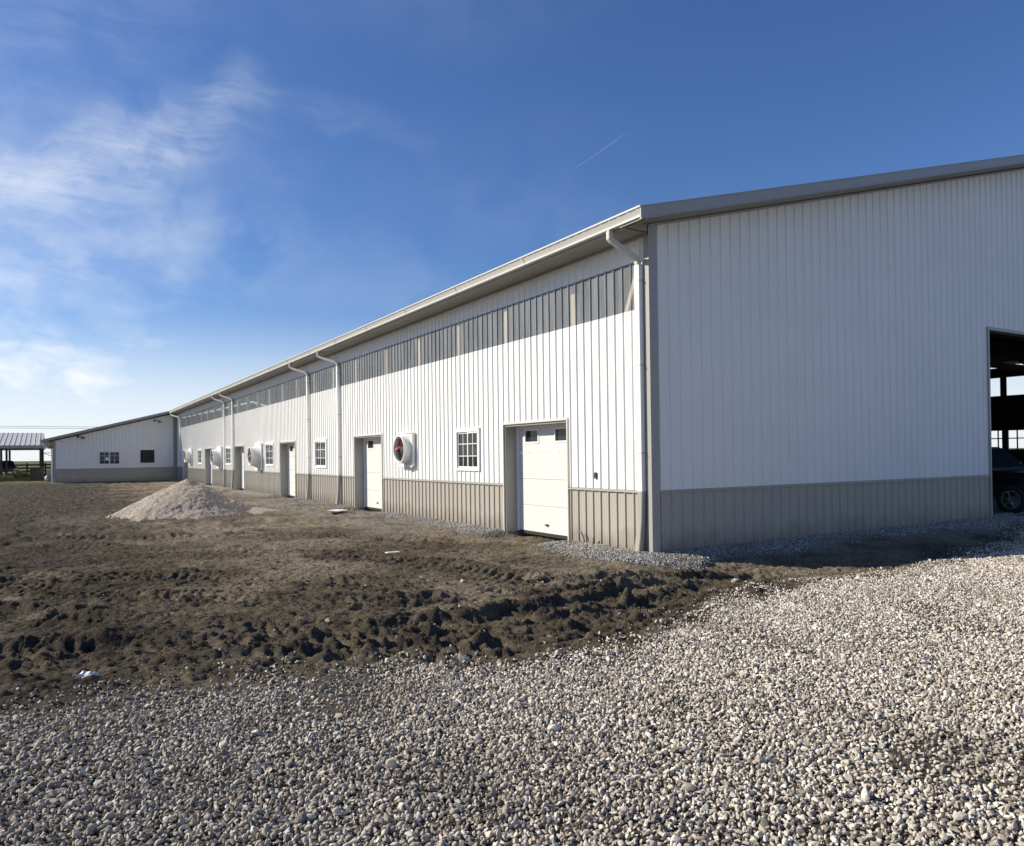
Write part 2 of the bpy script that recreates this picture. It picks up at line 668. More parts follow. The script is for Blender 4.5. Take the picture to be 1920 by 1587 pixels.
def backfill(x, y):
    """0..1: crushed stone banked against the walls"""
    d = wall_dist(x, y)
    w = 0.75 + 0.35 * fbm(x, y, 0.5, 3, 21)
    w = w + 0.75 * np.exp(-(((x + .4) / 1.0) ** 2 + ((y - .2) / 1.5) ** 2))
    b = sstep(1.15, 0.75, d / w)
    for a, c in DOORS:
        b = b * (1 - sstep(a - .15, a + .35, y) * sstep(c + .15, c - .35, y) * (x > -3))
    b = b * np.where(x > 11.6, sstep(13.5, 11.6, x), 1)
    return b


def ground(x, y, detail=True):
    s = pad_signed(x, y)
    mud = sstep(-0.1, 0.45, s)
    slope = sstep(-1.5, 1.3, s)
    inside = (x > 0.0) & (y > 0.0)
    near = np.clip(1 - np.hypot(x + 5, y + 1) / 60, 0, 1)
    z = 0.025 * fbm(x, y, 0.35, 3, 31) * near
    # mud surface lies below the pad, deeper by the shaded gable
    dip = -0.07 - 0.20 * np.exp(-((y + 1.9) / 1.3) ** 2) * sstep(-1.8, .8, x) * sstep(16, 9, x)
    z = z + slope * dip
    bf = backfill(x, y)
    dz = wall_dist(x, y)
    rise = sstep(1.3, 0.05, dz) * bf
    z = z * (1 - rise) + rise * (0.015 + 0.02 * fbm(x, y, 1.5, 2, 3))
    doorm = np.zeros_like(x)
    for a, c in DOORS:
        doorm = np.maximum(doorm, sstep(a - .05, a + .25, y) * sstep(c + .05, c - .25, y) * sstep(-1.2, -.2, x) * (x < 1))
    z = z - 0.07 * doorm
    churn = np.zeros_like(x)
    if detail:
        t = mud * (1 - rise)
        z = z + t * (0.035 * fbm(x, y, 0.8, 3, 41) + 0.02 * fbm(x, y, 2.6, 4, 45) * (0.4 + 0.6 * sstep(-.3, .4, fbm(x, y, .6, 2, 46))))
        belt = sstep(0.05, 0.35, s) * sstep(2.3, 1.2, s) * sstep(2.4, -.6, x)
        churn = belt * 0.50 * sstep(-.25, .45, fbm(x, y, .8, 4, 51))
        far_rough = sstep(-7.0, -9.5, x) * sstep(2, 6, y) + sstep(17, 26, y) * sstep(-4, -6, x)
        churn = np.maximum(churn, 0.8 * np.clip(far_rough, 0, 1) * sstep(-.2, .4, fbm(x, y, .35, 3, 55)))
        for pts, hw, dep, berm, per in TRACKS:
            d, sd_, arc = polyd(x, y, pts)
            d = d + 0.05 * fbm(x, y, 2.2, 2, 61)
            fade = 0.30 + 0.70 * sstep(-.3, .35, fbm(x, y, .55, 3, 63 + int(per * 100)))
            rut = sstep(hw * 1.15, hw * .75, d)
            lug = np.sin((arc + d * sd_ * .55) * 6.2832 / per)
            lug = np.clip(lug * 2.2, -1, 1)
            bm_ = np.exp(-((d - hw * 1.35) / (hw * .42)) ** 2)
            z = z + t * fade * (-dep * rut + rut * .023 * lug * sstep(-.55, .15, fbm(x, y, 1.1, 2, 66)) + bm_ * berm * (0.35 + 0.75 * fbm(x, y, 4.5, 4, 67)))
            churn = np.maximum(churn, fade * np.clip(0.25 * rut + bm_ * .7, 0, 1))
        churn = churn * t
        wx = x + .05 * fbm(x, y, 6, 2, 70)
        near2 = sstep(13, 5, y) * sstep(-13.5, -11.5, x)
        big = clods(wx, y, 0.13, 71)
        mid = clods(x + .1 * fbm(x, y, 5, 2, 73), y, 0.075, 77)
        sml = clods(x, y, 0.05, 81)
        z = z + churn * (near2 * (0.048 * big * sstep(.0, .5, fbm(x, y, 1.3, 2, 83) + .15) + 0.042 * mid + 0.022 * sml))
        z = z + near2 * t * (1 - churn) * (0.030 * mid * sstep(-.1, .4, fbm(x, y, 1.1, 3, 87)) + 0.006 * sml)
        farw = sstep(6, 12, y) * sstep(75, 50, y)
        frr = 1 - 2 * np.abs(fbm(x * 1.1, y * .8, 1.1, 4, 121, .6))
        z = z + t * farw * (0.045 * frr + 0.05 * clods(x, y, .55, 123) * sstep(-.1, .4, fbm(x, y, .4, 3, 125)) * (.4 + .6 * sstep(-4.5, -7, x)) + .02 * fbm(x, y, 3.5, 2, 127))
        # small ripples of worked soil, drawn out along the wheel direction
        z = z + t * 0.012 * fbm(x * .55 + y * .45, y * 1.7 - x * .5, 4.0, 4, 91)
        rd = 1 - 2 * np.abs(fbm(x * .8, y * 1.3, 5.0, 4, 93, .6))
        rf = 1 - 2 * np.abs(fbm(x, y * 1.2, 11.0, 3, 97, .6))
        z = z + t * (0.25 + .75 * near2) * (0.020 + .014 * churn) * rd + near2 * t * ((.009 + .008 * churn) * rf + .005 * fbm(x, y, 18, 2, 95))
    z = np.where(inside & (x > 0.5), -0.06, z)
    return z, mud, bf, churn


def axis_pts(lo, a, b, hi, step, grow, far=60.0):
    """fine even spacing from a to b, then growing steps; much faster growth beyond 'far'"""
    core = np.arange(a, b + step, step)
    r, s, q = [], step, core[-1]
    while q < hi:
        s *= grow if q - core[-1] < far else 1.25
        q += s
        r.append(q)
    l, s, q = [], step, core[0]
    while q > lo:
        s *= grow if core[0] - q < 4 else 1.25
        q -= s
        l.append(q)
    return np.array(l[::-1] + list(core) + r)


xs = axis_pts(-6000, -10.8, 2.4, 6000, 0.024, 1.04, 12)
ys = axis_pts(-3000, -4.9, 3.4, 9000, 0.024, 1.011, 60)
GX, GY = np.meshgrid(xs, ys, indexing='xy')
GZ, GM, GB, GC = ground(GX, GY)
farm = np.hypot(GX + 5, GY - 20)
GZ = np.where(farm > 120, -0.1, GZ)
nx, ny = len(xs), len(ys)
me = bpy.data.meshes.new('ground')
co = np.stack([GX, GY, GZ], -1).reshape(-1, 3).astype(np.float32)
ii = (np.arange(ny - 1)[:, None] * nx + np.arange(nx - 1)[None, :]).reshape(-1)
quads = np.stack([ii, ii + 1, ii + 1 + nx, ii + nx], -1).astype(np.int32)
me.vertices.add(len(co))
me.vertices.foreach_set('co', co.ravel())
me.loops.add(quads.size)
me.loops.foreach_set('vertex_index', quads.ravel())
me.polygons.add(len(quads))
me.polygons.foreach_set('loop_start', np.arange(0, quads.size, 4, dtype=np.int32))
me.update(calc_edges=True)
me.polygons.foreach_set('use_smooth', np.ones(len(quads), dtype=bool))
dry = sstep(-.35, .55, fbm(GX, GY, .45, 4, 101) - 1.1 * GC + .15) * GM
# turned, damp soil: left of the yard and along the wheel belts
damp = np.clip(GC * .85 * sstep(-.5, .4, fbm(GX, GY, 1.6, 4, 109)) + sstep(-6.2, -9.2, GX + .02 * GY) * sstep(-.6, .25, fbm(GX, GY, .6, 4, 107)) * .95 + sstep(13, 24, GY) * sstep(-4.5, -7.5, GX) * .85 + sstep(-8.0, -10, GX) * sstep(3, 8, GY) * .6, 0, 1)
grs = sstep(58, 70, GY) * sstep(-8.5, -9.6, GX) + (farm > 110)
pilem = np.hypot(GX - PILE[0], (GY - PILE[1]))
spread = sstep(4.6, 2.4, pilem + .8 * fbm(GX, GY, .6, 3, 111)) * .9
strip = sstep(-3.3, -2.0, GX + .7 * fbm(GX, GY, .5, 3, 113)) * sstep(4.5, 8.5, GY) * (GX < 0) * sstep(60, 50, GY)
strip = strip * (0.1 + .6 * sstep(-.3, .4, fbm(GX, GY, .8, 4, 115)))
stone = np.clip(np.maximum.reduce([1 - GM, GB, spread, strip]), 0, 1)
_z = (GX - CAM.x) * fw.x + (GY - CAM.y) * fw.y
_s = (GX - CAM.x) * rt.x + (GY - CAM.y) * rt.y
beyond = (1 - GM) * np.clip(sstep(-.5, .1, np.abs(_s) - _z * .70 - 3.6) + sstep(1.6, 1.0, _z) + (GX > 17.8), 0, 1) * (farm < 60)
for nm, arr in (('dry', dry), ('damp', damp), ('stone', stone), ('grass', np.clip(grs, 0, 1)), ('bank', np.clip(np.maximum(GB, strip), 0, 1)), ('fines', beyond)):
    at = me.attributes.new(nm, 'FLOAT', 'POINT')
    at.data.foreach_set('value', arr.reshape(-1).astype(np.float32))

G = bpy.data.materials.new('yard_soil')
G.use_nodes = True
gn = G.node_tree.nodes
gl = G.node_tree.links.new
gb = gn['Principled BSDF']
gb.inputs['Roughness'].default_value = 0.92
gb.inputs['Specular IOR Level'].default_value = 0.15
geo = gn.new('ShaderNodeNewGeometry')


def gnoise(scale, detail=7, rough=.6, stretch=None):
    z = gn.new('ShaderNodeTexNoise')
    z.inputs['Scale'].default_value = scale
    z.inputs['Detail'].default_value = detail
    z.inputs['Roughness'].default_value = rough
    gl(geo.outputs['Position'], z.inputs['Vector'])
    return z.outputs['Fac']


def gattr(nm):
    a = gn.new('ShaderNodeAttribute')
    a.attribute_name = nm
    return a.outputs['Fac']


def gmix(f, a, b):
    x = gn.new('ShaderNodeMix')
    x.data_type = 'RGBA'
    for k, s in ((0, f), (6, a), (7, b)):
        if isinstance(s, tuple):
            x.inputs[k].default_value = s + (1,) if k else s
        else:
            gl(s, x.inputs[k])
    return x.outputs[2]


def gramp(f, stops):
    r_ = gn.new('ShaderNodeValToRGB')
    e = r_.color_ramp.elements
    while len(e) < len(stops):
        e.new(0.5)
    for q, (p, c) in zip(e, stops):
        q.position = p
        q.color = c + (1,)
    gl(f, r_.inputs[0])
    return r_.outputs[0]


soil = gramp(gnoise(3.5, 9, .68), [(.3, (.064, .050, .035)), (.5, (.108, .086, .060)), (.7, (.165, .134, .096))])
crust = gramp(gnoise(6, 8, .65), [(.3, (.150, .122, .087)), (.7, (.265, .222, .162))])
wet = gramp(gnoise(7, 8, .65), [(.3, (.034, .027, .020)), (.7, (.086, .068, .050))])
gravelc = gramp(gnoise(30, 6, .7), [(.3, (.11, .10, .085)), (.5, (.24, .225, .20)), (.72, (.40, .385, .36))])
bankc = gramp(gnoise(34, 5, .75), [(.32, (.09, .08, .07)), (.5, (.23, .21, .185)), (.7, (.42, .39, .35))])
grc = gramp(gnoise(1.3, 8, .7), [(.3, (.05, .055, .02)), (.55, (.105, .105, .045)), (.75, (.17, .15, .075))])
padsoil = gramp(gnoise(16, 8, .75), [(.3, (.055, .044, .033)), (.55, (.12, .10, .078)), (.8, (.26, .23, .19))])  # soil under the stones, darkened further to deepen the shadow gaps
c = gmix(gattr('dry'), soil, crust)
c = gmix(gattr('damp'), c, wet)
crumb = gramp(gnoise(48, 6, .8), [(.34, (.42, .41, .40)), (.5, (1, 1, 1)), (.66, (1.45, 1.42, 1.38))])
streak = gramp(gnoise(1.6, 9, .75), [(.36, (.62, .60, .58)), (.5, (1, 1, 1)), (.64, (1.25, 1.24, 1.22))])
for sp in (crumb, streak):
    vm = gn.new('ShaderNodeMix')
    vm.data_type = 'RGBA'
    vm.blend_type = 'MULTIPLY'
    vm.inputs[0].default_value = 1.0
    gl(c, vm.inputs[6])
    gl(sp, vm.inputs[7])
    c = vm.outputs[2]
c = gmix(gattr('stone'), c, padsoil)
c = gmix(gattr('fines'), c, gravelc)
c = gmix(gattr('bank'), c, bankc)
c = gmix(gattr('grass'), c, grc)
gl(c, gb.inputs['Base Color'])
bpn = gn.new('ShaderNodeBump')
bpn.inputs['Strength'].default_value = 1.0
bpn.inputs['Distance'].default_value = 0.045
gl(gnoise(20, 10, .78), bpn.inputs['Height'])
gl(bpn.outputs[0], gb.inputs['Normal'])
me.materials.append(G)
tag(link(bpy.data.objects.new('ground', me)), kind='structure')

def gheight(x, y):
    """height of the built ground mesh under a point"""
    i = np.clip(np.searchsorted(xs, x) - 1, 0, nx - 2)
    j = np.clip(np.searchsorted(ys, y) - 1, 0, ny - 2)
    u = (x - xs[i]) / (xs[i + 1] - xs[i])
    v = (y - ys[j]) / (ys[j + 1] - ys[j])
    return (GZ[j, i] * (1 - u) + GZ[j, i + 1] * u) * (1 - v) + (GZ[j + 1, i] * (1 - u) + GZ[j + 1, i + 1] * u) * v


# ------------------------------------------------------------------ BARN
RS = 0.264                      # roof rise per metre
ZW = 1.067                      # top of the clay wainscot
ZC0, ZC1, ZS = 4.34, 5.20, 5.62  # clear band low, high, soffit
WID, LEN = 30.0, 100.0
PL, PG = 0.2405, 0.2665          # rib spacing on long wall and gable
barn = empty('barn', (0, 0, 0))
tag(barn, 'long white ribbed-metal barn with clay-coloured wainscot and clear panel band under the eaves', 'barn')


def ztop(x):
    return 5.775 + 0.2625 * min(x, WID - x)


WIN_L = [(6.19, 7.44, 1.375, 2.42), (18.37, 19.82, 1.345, 2.445), (26.5, 28.08, 1.36, 2.48), (36.62, 38.2, 1.38, 2.45), (47.0, 48.62, 1.39, 2.45)]
holes = [(a - .0, b, -1, 2.465) for a, b in DOORS] + [(a + .03, b - .03, c_ + .03, d_ - .03) for a, b, c_, d_ in WIN_L]
PW = PL * 4
S0 = 0.0
n_col = int(math.ceil((WEND - S0) / PW))
hdr_mesh = None
for i in range(n_col):
    a, b = S0 + i * PW, min(S0 + (i + 1) * PW, WEND)
    mn = a < 22
    h = [q for q in holes if q[0] < b and q[1] > a]
    r = cut(a, b, -0.02, ZW - .02, h)
    if r:
        for q in r:
            sheet(F_long, [q], PL, 0.0, 0.0, mn).build('wainscot_panel', TAN, barn, fix=False)
    r = cut(a, b, ZW + .03, ZC0, h)
    if r:
        for q in r:
            sheet(F_long, [q], PL, 0.0, 0.0, mn).build('siding_panel', WHITE, barn, fix=False)
    a2 = max(a, .335)
    b2 = min(b, 57.3)
    if b2 > a2:
        sheet(F_long, [(a2, b2, ZC0 - .04, ZC1 + .14)], PL, 0.0, -0.004, mn).build('skylight_panel', CLEAR, barn, fix=False)
    r = [(a, b, ZC1, ZS)]
    if a < .335:
        r.append((a, .335, ZC0, ZC1))
    if b > 57.3:
        r.append((max(a, 57.3), b, ZC0, ZC1))
    sheet(F_long, r, PL, 0.0, 0.0, mn).build('header_panel', WHITE, barn, fix=False)

# gable end with the big door opening
GDX0, GDX1, GDZ = 11.38, 18.62, 4.78
PWG = PG * 4
i = 0
a = 0.0
while a < WID - 1e-3:
    b = min(a + PWG, WID)
    h = [(GDX0, GDX1, -1, GDZ)]
    r = cut(a, b, 0.0, ZW - .02, h)
    if r:
        sheet(F_gable, r, PG, 0.20, 0.0, True).build('wainscot_panel', TAN, barn, fix=False)
    r = cut(a, b, ZW + .03, ztop, h)
    if r:
        rr = []
        for q in r:
            if callable(q[3]) and q[0] < WID / 2 < q[1]:
                rr += [(q[0], WID / 2, q[2], q[3]), (WID / 2, q[1], q[2], q[3])]
            else:
                rr.append(q)
        sheet(F_gable, rr, PG, 0.20, 0.0, True).build('siding_panel', WHITE, barn, fix=False)
    a = b

# added near-black lining inside the walls, standing in for interior shade
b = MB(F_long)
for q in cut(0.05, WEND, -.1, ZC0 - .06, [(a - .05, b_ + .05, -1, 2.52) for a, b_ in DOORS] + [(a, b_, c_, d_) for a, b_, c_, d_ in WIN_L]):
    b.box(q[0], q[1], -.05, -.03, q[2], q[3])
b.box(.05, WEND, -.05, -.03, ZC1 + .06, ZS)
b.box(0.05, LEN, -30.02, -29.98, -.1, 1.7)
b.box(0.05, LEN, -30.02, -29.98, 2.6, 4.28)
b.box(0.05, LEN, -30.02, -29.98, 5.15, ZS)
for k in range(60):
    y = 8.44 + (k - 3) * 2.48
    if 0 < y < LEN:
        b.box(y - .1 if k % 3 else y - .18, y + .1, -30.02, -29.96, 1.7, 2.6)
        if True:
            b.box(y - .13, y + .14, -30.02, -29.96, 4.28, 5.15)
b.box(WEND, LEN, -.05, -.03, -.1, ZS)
b.build('wall_shade_liner', INNER_SHADE, barn)
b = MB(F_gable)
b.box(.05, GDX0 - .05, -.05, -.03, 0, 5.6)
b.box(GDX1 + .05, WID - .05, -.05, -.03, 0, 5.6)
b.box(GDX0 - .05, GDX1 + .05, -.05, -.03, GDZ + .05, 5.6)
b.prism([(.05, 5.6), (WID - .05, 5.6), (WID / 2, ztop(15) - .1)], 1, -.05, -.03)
b.build('wall_shade_liner', INNER_SHADE, barn)
b = MB()
b.prism([(0, -.1), (WID, -.1), (WID, 5.7), (15, 9.6), (0, 5.7)], 1, LEN, LEN + .05)
b.build('end_wall', WHITE, barn)
MB().box(.35, WID - .1, .3, LEN, -.05, .02).build('floor_slab', CONC, barn)
# curtain-side wall stiles in the far wall, seen through the doorway
b = MB()
for k in range(10):
    y = 7.4 + k * .42
    b.box(29.9, 29.94, y, y + .05, 1.7, 2.6)
b.box(29.9, 29.94, 6, 12, 2.2, 2.25)
b.box(27.0, 27.05, 5, 12, 1.55, 1.62)
b.build('curtain_frame', DARKST, barn)

# roof: two ribbed slopes with an added shade-dark liner underneath
rx0 = -0.70
zr = lambda x: 5.985 + RS * x
for side in (0, 1):
    b = MB()
    vs, fs = [], []
    prof = rib_profile(-.57, LEN + .5, PL, 0.0, .03, False)
    for s, d in prof:
        for x in (rx0, WID / 2):
            vs.append((x if not side else WID - x, s, zr(x) + d))
    for q in range(len(prof) - 1):
        fs.append((2 * q, 2 * q + 1, 2 * q + 3, 2 * q + 2))
    b.add(vs, fs)
    b.build('roof_slope', ROOF, barn, fix=False)
    b = MB()
    X = (lambda x: x) if not side else (lambda x: WID - x)
    b.prism([(X(-.05), zr(-.05) - .09), (X(WID / 2), zr(WID / 2) - .09), (X(WID / 2), zr(WID / 2) - .03), (X(-.05), zr(-.05) - .03)], 1, .02, LEN)
    b.build('roof_deck', INNER_SHADE, barn)
MB().prism([(14.7, zr(14.7) + .04), (15, zr(15) + .06), (15.3, zr(14.7) + .04), (15, zr(15) + .08)], 1, -.58, LEN).build('ridge_cap', ROOF, barn)

# rake trim, rake soffit, eave soffit and its end return
for side in (0, 1):
    X = (lambda x: x) if not side else (lambda x: WID - x)
    xe = WID / 2
    b = MB()
    b.prism([(X(-.69), zr(-.69) - .175), (X(xe), zr(xe) - .175), (X(xe), zr(xe) + .012), (X(-.69), zr(-.69) + .012)], 1, -.598, -.57)
    b.prism([(X(-.69), zr(-.69) - .192), (X(xe), zr(xe) - .192), (X(xe), zr(xe) - .1752), (X(-.69), zr(-.69) - .1752)], 1, -.612, -.56)
    b.prism([(X(-.69), zr(-.69) + .0122), (X(xe), zr(xe) + .0122), (X(xe), zr(xe) + .026), (X(-.69), zr(-.69) + .026)], 1, -.607, -.45)
    b.build('rake_trim', TRIM, barn)
    x = -.66
    k = 0
    while x < xe:
        x1 = min(x + .30, xe)
        if side and x > 8:
            break
        b = MB()
        zl = lambda q: 5.79 + .2635 * q
        b.prism([(X(x), zl(x)), (X(x1 - .012), zl(x1 - .012)), (X(x1 - .012), zl(x1 - .012) + .012), (X(x), zl(x) + .012)], 1, -.568, -.012)
        b.prism([(X(x1 - .012), zl(x1) + .006), (X(x1), zl(x1) + .006), (X(x1), zl(x1) + .015), (X(x1 - .012), zl(x1) + .015)], 1, -.568, -.012)
        b.build('soffit_board', SOFF, barn)
        x = x1
b = MB()
b.prism([(-.57, 5.625), (-.03, 5.625), (-.03, 5.78), (-.57, 5.64)], 1, -.02, .004)
b.build('soffit_return', TRIM, barn)
y = -.02
while y < WEND:
    y1 = min(y + 2.44, WEND)
    b = MB()
    q = 0
    for x0, x1 in ((-.56, -.42), (-.42, -.28), (-.28, -.14), (-.14, -.002)):
        b.box(x0 + .004, x1 - .004, y, y1 - .006, ZS, ZS + .012)
    b.box(-.56, -.002, y, y1 - .006, ZS + .0125, ZS + .02)
    b.build('soffit_board', SOFF, barn)
    y = y1
b = MB()
b.box(-.572, -.556, -.57, WEND - .5, 5.612, 5.83)
b.build('eave_fascia', TRIM, barn)
# frieze moulding where wall meets soffit
MB().box(-.055, -.03, -.0, WEND, ZS - .035, ZS - .002).build('frieze_trim', TRIM, barn)
b = MB()
b.prism([(-.03, 5.73), (WID / 2, 5.73 + .2625 * (WID / 2 + .03)), (WID / 2, 5.77 + .2625 * (WID / 2 + .03)), (-.03, 5.77)], 1, -.055, -.03)
b.build('frieze_trim', TRIM, barn)

# gutter, K-shaped section
gut = [(-.575, 5.655), (-.668, 5.655), (-.674, 5.66), (-.674, 5.688), (-.652, 5.692), (-.645, 5.705), (-.692, 5.80), (-.707, 5.812), (-.707, 5.84), (-.69, 5.84), (-.69, 5.825), (-.680, 5.80), (-.636, 5.71), (-.640, 5.675), (-.58, 5.675), (-.58, 5.82), (-.575, 5.82)]
b = MB()
b.prism(gut, 1, -.585, WEND - .45)
b.prism([(-.576, 5.664), (-.661, 5.664), (-.697, 5.805), (-.707, 5.842), (-.576, 5.842)], 1, -.592, -.585)
gut_o = b.build('gutter', GUTTER, barn)
b = MB()
for k in range(1, 19):
    yy = k * 3.05
    b.prism([(p[0] * 1.004 - .0, p[1] + (-.002 if p[1] < 5.7 else .001)) for p in gut[1:8]] + [(-.66, 5.72)], 1, yy, yy + .035)
b.build('seam', GUTTER, gut_o)

# wainscot cap, base trim, skirt boards
segs = []
prev = 0.012
for a_, b_ in DOORS:
    segs.append((prev, a_ - .025))
    prev = b_ + .025
segs.append((prev, WEND))
for a_, b_ in segs:
    b = MB(F_long)
    b.box(a_, b_, -.002, .040, ZW - .020, ZW - .004)
    b.box(a_, b_, -.002, .012, ZW - .004, ZW + .032)
    b.box(a_, b_, .012, .034, ZW - .004, ZW + .006)
    b.build('wainscot_cap', TRIM, barn)
    MB(F_long).box(a_, b_, -.04, .004, -.13, -.022).build('skirt_board', PINE, barn)
for a_, b_ in ((.13, GDX0 - .07), (GDX1 + .07, WID - .1)):
    b = MB(F_gable)
    b.box(a_, b_, -.002, .040, ZW - .020, ZW - .004)
    b.box(a_, b_, -.002, .012, ZW - .004, ZW + .032)
    b.build('wainscot_cap', TRIM, barn)
    b = MB(F_gable)
    b.box(a_, b_, -.002, .036, -.03, .018)
    b.build('base_trim', TRIM, barn)
# corner trims
b = MB()
b.box(-.045, .135, -.045, -.030, -.05, 5.745)
b.box(-.045, -.030, -.0298, .085, -.05, 5.60)
b.box(.135, .150, -.036, -.002, -.05, 5.745)
b.box(-.036, -.002, .085, .098, -.05, 5.60)
b.build('corner_trim', TRIM, barn)
# gable door casing and header
b = MB(F_gable)
b.box(GDX0 - .07, GDX0, -.2, .042, -.1, GDZ + .08)
b.box(GDX1, GDX1 + .07, -.2, .042, -.1, GDZ + .08)
b.box(GDX0, GDX1, -.2, .042, GDZ, GDZ + .08)
b.build('door_casing', TRIM, barn)
# posts, girts and a brace behind the clear band
ys_post = [2.33, 4.98, 7.36, 9.85, 12.38, 15.15] + [17.65 + 2.48 * k for k in range(17)]
for y in ys_post:
    MB().box(.045, .185, y - .07, y + .07, 2.6 if any(a_ - .2 < y < b_ + .2 for a_, b_ in DOORS) else -.1, 5.16 if y > 5.5 else 5.0 if y < 3 else 5.1).build('post', PINE, barn)
b = MB()
d = Vector((0, .42, .72)).normalized()
b.rectsweep([(.09, .78, 4.22), (.09, .36, 5.16)], .10, .04, (1, 0, 0))
b.build('brace', PINE, barn)
MB().box(.05, .09, .1, WEND, ZC0 - .12, ZC0 - .02).build('girt', PINE, barn)
MB().box(.05, .09, .1, WEND, ZC1 + .02, ZC1 + .12).build('girt', PINE, barn)
for k in range(6):
    y = 2.4 + 4.9 * k
    b = MB()
    b.box(.1, WID - .1, y, y + .09, 5.35, 5.6)
    b.rectsweep([(.1, y + .04, 5.65), (15, y + .04, 9.6)], .2, .08, (0, 1, 0))
    b.rectsweep([(29.9, y + .04, 5.65), (15, y + .04, 9.6)], .2, .08, (0, 1, 0))
    for q in range(2, 7):
        b.rectsweep([(q * 2.2, y + .04, 5.6), (q * 2.2 + 1.6, y + .04, 5.75 + .2625 * (q * 2.2 + 1.4))], .1, .05, (0, 1, 0))
    b.build('truss', OLDWOOD, barn)


# overhead doors set back in framed recesses
def overhead_door(s0, s1, lab=None):
    D = -.32
    b = MB(F_long)
    b.box(s0 - .001, s0 + .05, D - .03, -.002, -.06, 2.46)
    b.box(s1 - .05, s1 + .001, D - .03, -.002, -.06, 2.46)
    b.box(s0 + .05, s1 - .05, D - .03, -.002, 2.41, 2.46)
    f = b.build('door_recess', TRIM, barn)
    b = MB(F_long)
    b.box(s0 - .022, s0 + .010, -.0, .036, -.05, 2.50)
    b.box(s1 - .010, s1 + .022, -.0, .036, -.05, 2.50)
    b.box(s0 + .010, s1 - .010, -.0, .038, 2.455, 2.50)
    b.build('casing', CASE, f)
    b = MB(F_long)
    for zz in (.55, 1.15, 1.75):
        b.box(s1 - .058, s1 - .0505, D + .05, D + .09, zz, zz + .05)
    b.build('hinge_plate', GALV, f)
    b = MB(F_long)
    b.box(s0 + .051, s0 + .13, D + .002, D + .03, .0, 2.405)
    b.box(s1 - .13, s1 - .051, D + .002, D + .03, .0, 2.405)
    b.box(s0 + .13, s1 - .13, D + .002, D + .03, 2.36, 2.405)
    b.build('stop_moulding', VINYL, f)
    z0, z1 = .02, 2.40
    hgt = (z1 - z0) / 4
    wc = []
    for k, q in enumerate((0.26, 0.755)):
        cc = s1 - .05 - q * (s1 - s0 - .1)
        wc.append((cc - .265, cc + .265))
    dr = None
    for k in range(4):
        za, zb = z0 + k * hgt, z0 + (k + 1) * hgt - .006
        b = MB(F_long)
        if k < 3:
            b.box(s0 + .052, s1 - .052, D - .05, D, za, zb)
        else:
            edges = [s0 + .052] + [e for w in sorted(wc) for e in w] + [s1 - .052]
            for e in range(0, len(edges), 2):
                b.box(edges[e], edges[e + 1], D - .05, D, za, zb)
            for w in wc:
                b.box(w[0], w[1], D - .05, D, za, za + .24)
                b.box(w[0], w[1], D - .05, D, za + .50, zb)
        if k == 0:
            dr = b.build('overhead_door', DOORW, barn, bevel=.004)
            q = MB(F_long)
            q.box(s0 + .052, s1 - .052, D - .045, D - .008, z0 - .05, z0)
            q.build('bottom_seal', BLACKR, dr)
        else:
            b.build('door_section', DOORW, dr, bevel=.004)
    q = MB(F_long)
    mid_ = (s0 + s1) / 2
    q.box(mid_ - .06, mid_ + .06, D + .001, D + .012, z0 + .16, z0 + .20)
    q.box(mid_ - .05, mid_ + .05, D + .0121, D + .04, z0 + .17, z0 + .185)
    q.build('lift_handle', DARKST, dr)
    za = z0 + 3 * hgt
    for w in sorted(wc):
        q = MB(F_long)
        q.box(w[0] - .035, w[1] + .035, D + .001, D + .014, za + .205, za + .245)
        q.box(w[0] - .035, w[1] + .035, D + .001, D + .014, za + .497, za + .53)
        q.box(w[0] - .035, w[0] + .005, D + .001, D + .014, za + .245, za + .497)
        q.box(w[1] - .005, w[1] + .035, D + .001, D + .014, za + .245, za + .497)
        q.build('window_frame', VINYL, dr)
        q = MB(F_long)
        q.box(w[0], w[1], D - .03, D - .024, za + .24, za + .50)
        q.build('window_pane', GLASS, dr)
    return dr


for a_, b_ in DOORS:
    overhead_door(a_, b_)


def slider_window(F, s0, s1, z0, z1, parent, grid=True, flip=False):
    """white vinyl slider: outer frame, two sashes, panes and grille bars"""
    b = MB(F)
    w = .062
    b.box(s0, s1, -.06, .050, z0, z0 + w)
    b.box(s0, s1, -.06, .050, z1 - w, z1)
    b.box(s0, s0 + w, -.06, .050, z0 + w, z1 - w)
    b.box(s1 - w, s1, -.06, .050, z0 + w, z1 - w)
    b.box(s0 - .02, s1 + .02, .0, .062, z1 + .001, z1 + .016)
    fr = b.build('window', VINYL, parent)
    mid = (s0 + s1) / 2
    for k, (a, c) in enumerate(((s0 + w, mid), (mid, s1 - w))):
        dd = .034 if k == (1 if flip else 0) else .010
        b = MB(F)
        t = .042
        b.box(a + .002, c - .002, dd - .02, dd, z0 + w + .002, z0 + w + t)
        b.box(a + .002, c - .002, dd - .02, dd, z1 - w - t, z1 - w - .002)
        b.box(a + .002, a + t, dd - .02, dd, z0 + w + t, z1 - w - t)
        b.box(c - t, c - .002, dd - .02, dd, z0 + w + t, z1 - w - t)
        b.build('sash', VINYL, fr)
        b = MB(F)
        b.box(a + t, c - t, dd - .014, dd - .009, z0 + w + t, z1 - w - t)
        b.build('pane', GLASS, fr)
        if grid:
            b = MB(F)
            g = .009
            for q in (1, 2):
                zz = z0 + w + (z1 - z0 - 2 * w) * q / 3
                b.box(a + t, c - t, dd - .0085, dd - .003, zz - g, zz + g)
            ss = (a + c) / 2
            b.box(ss - g, ss + g, dd - .0082, dd - .0035, z0 + w + t, z1 - w - t)
            b.build('grille', VINYL, fr)
    return fr


for w_ in WIN_L:
    slider_window(F_long, *w_, barn)

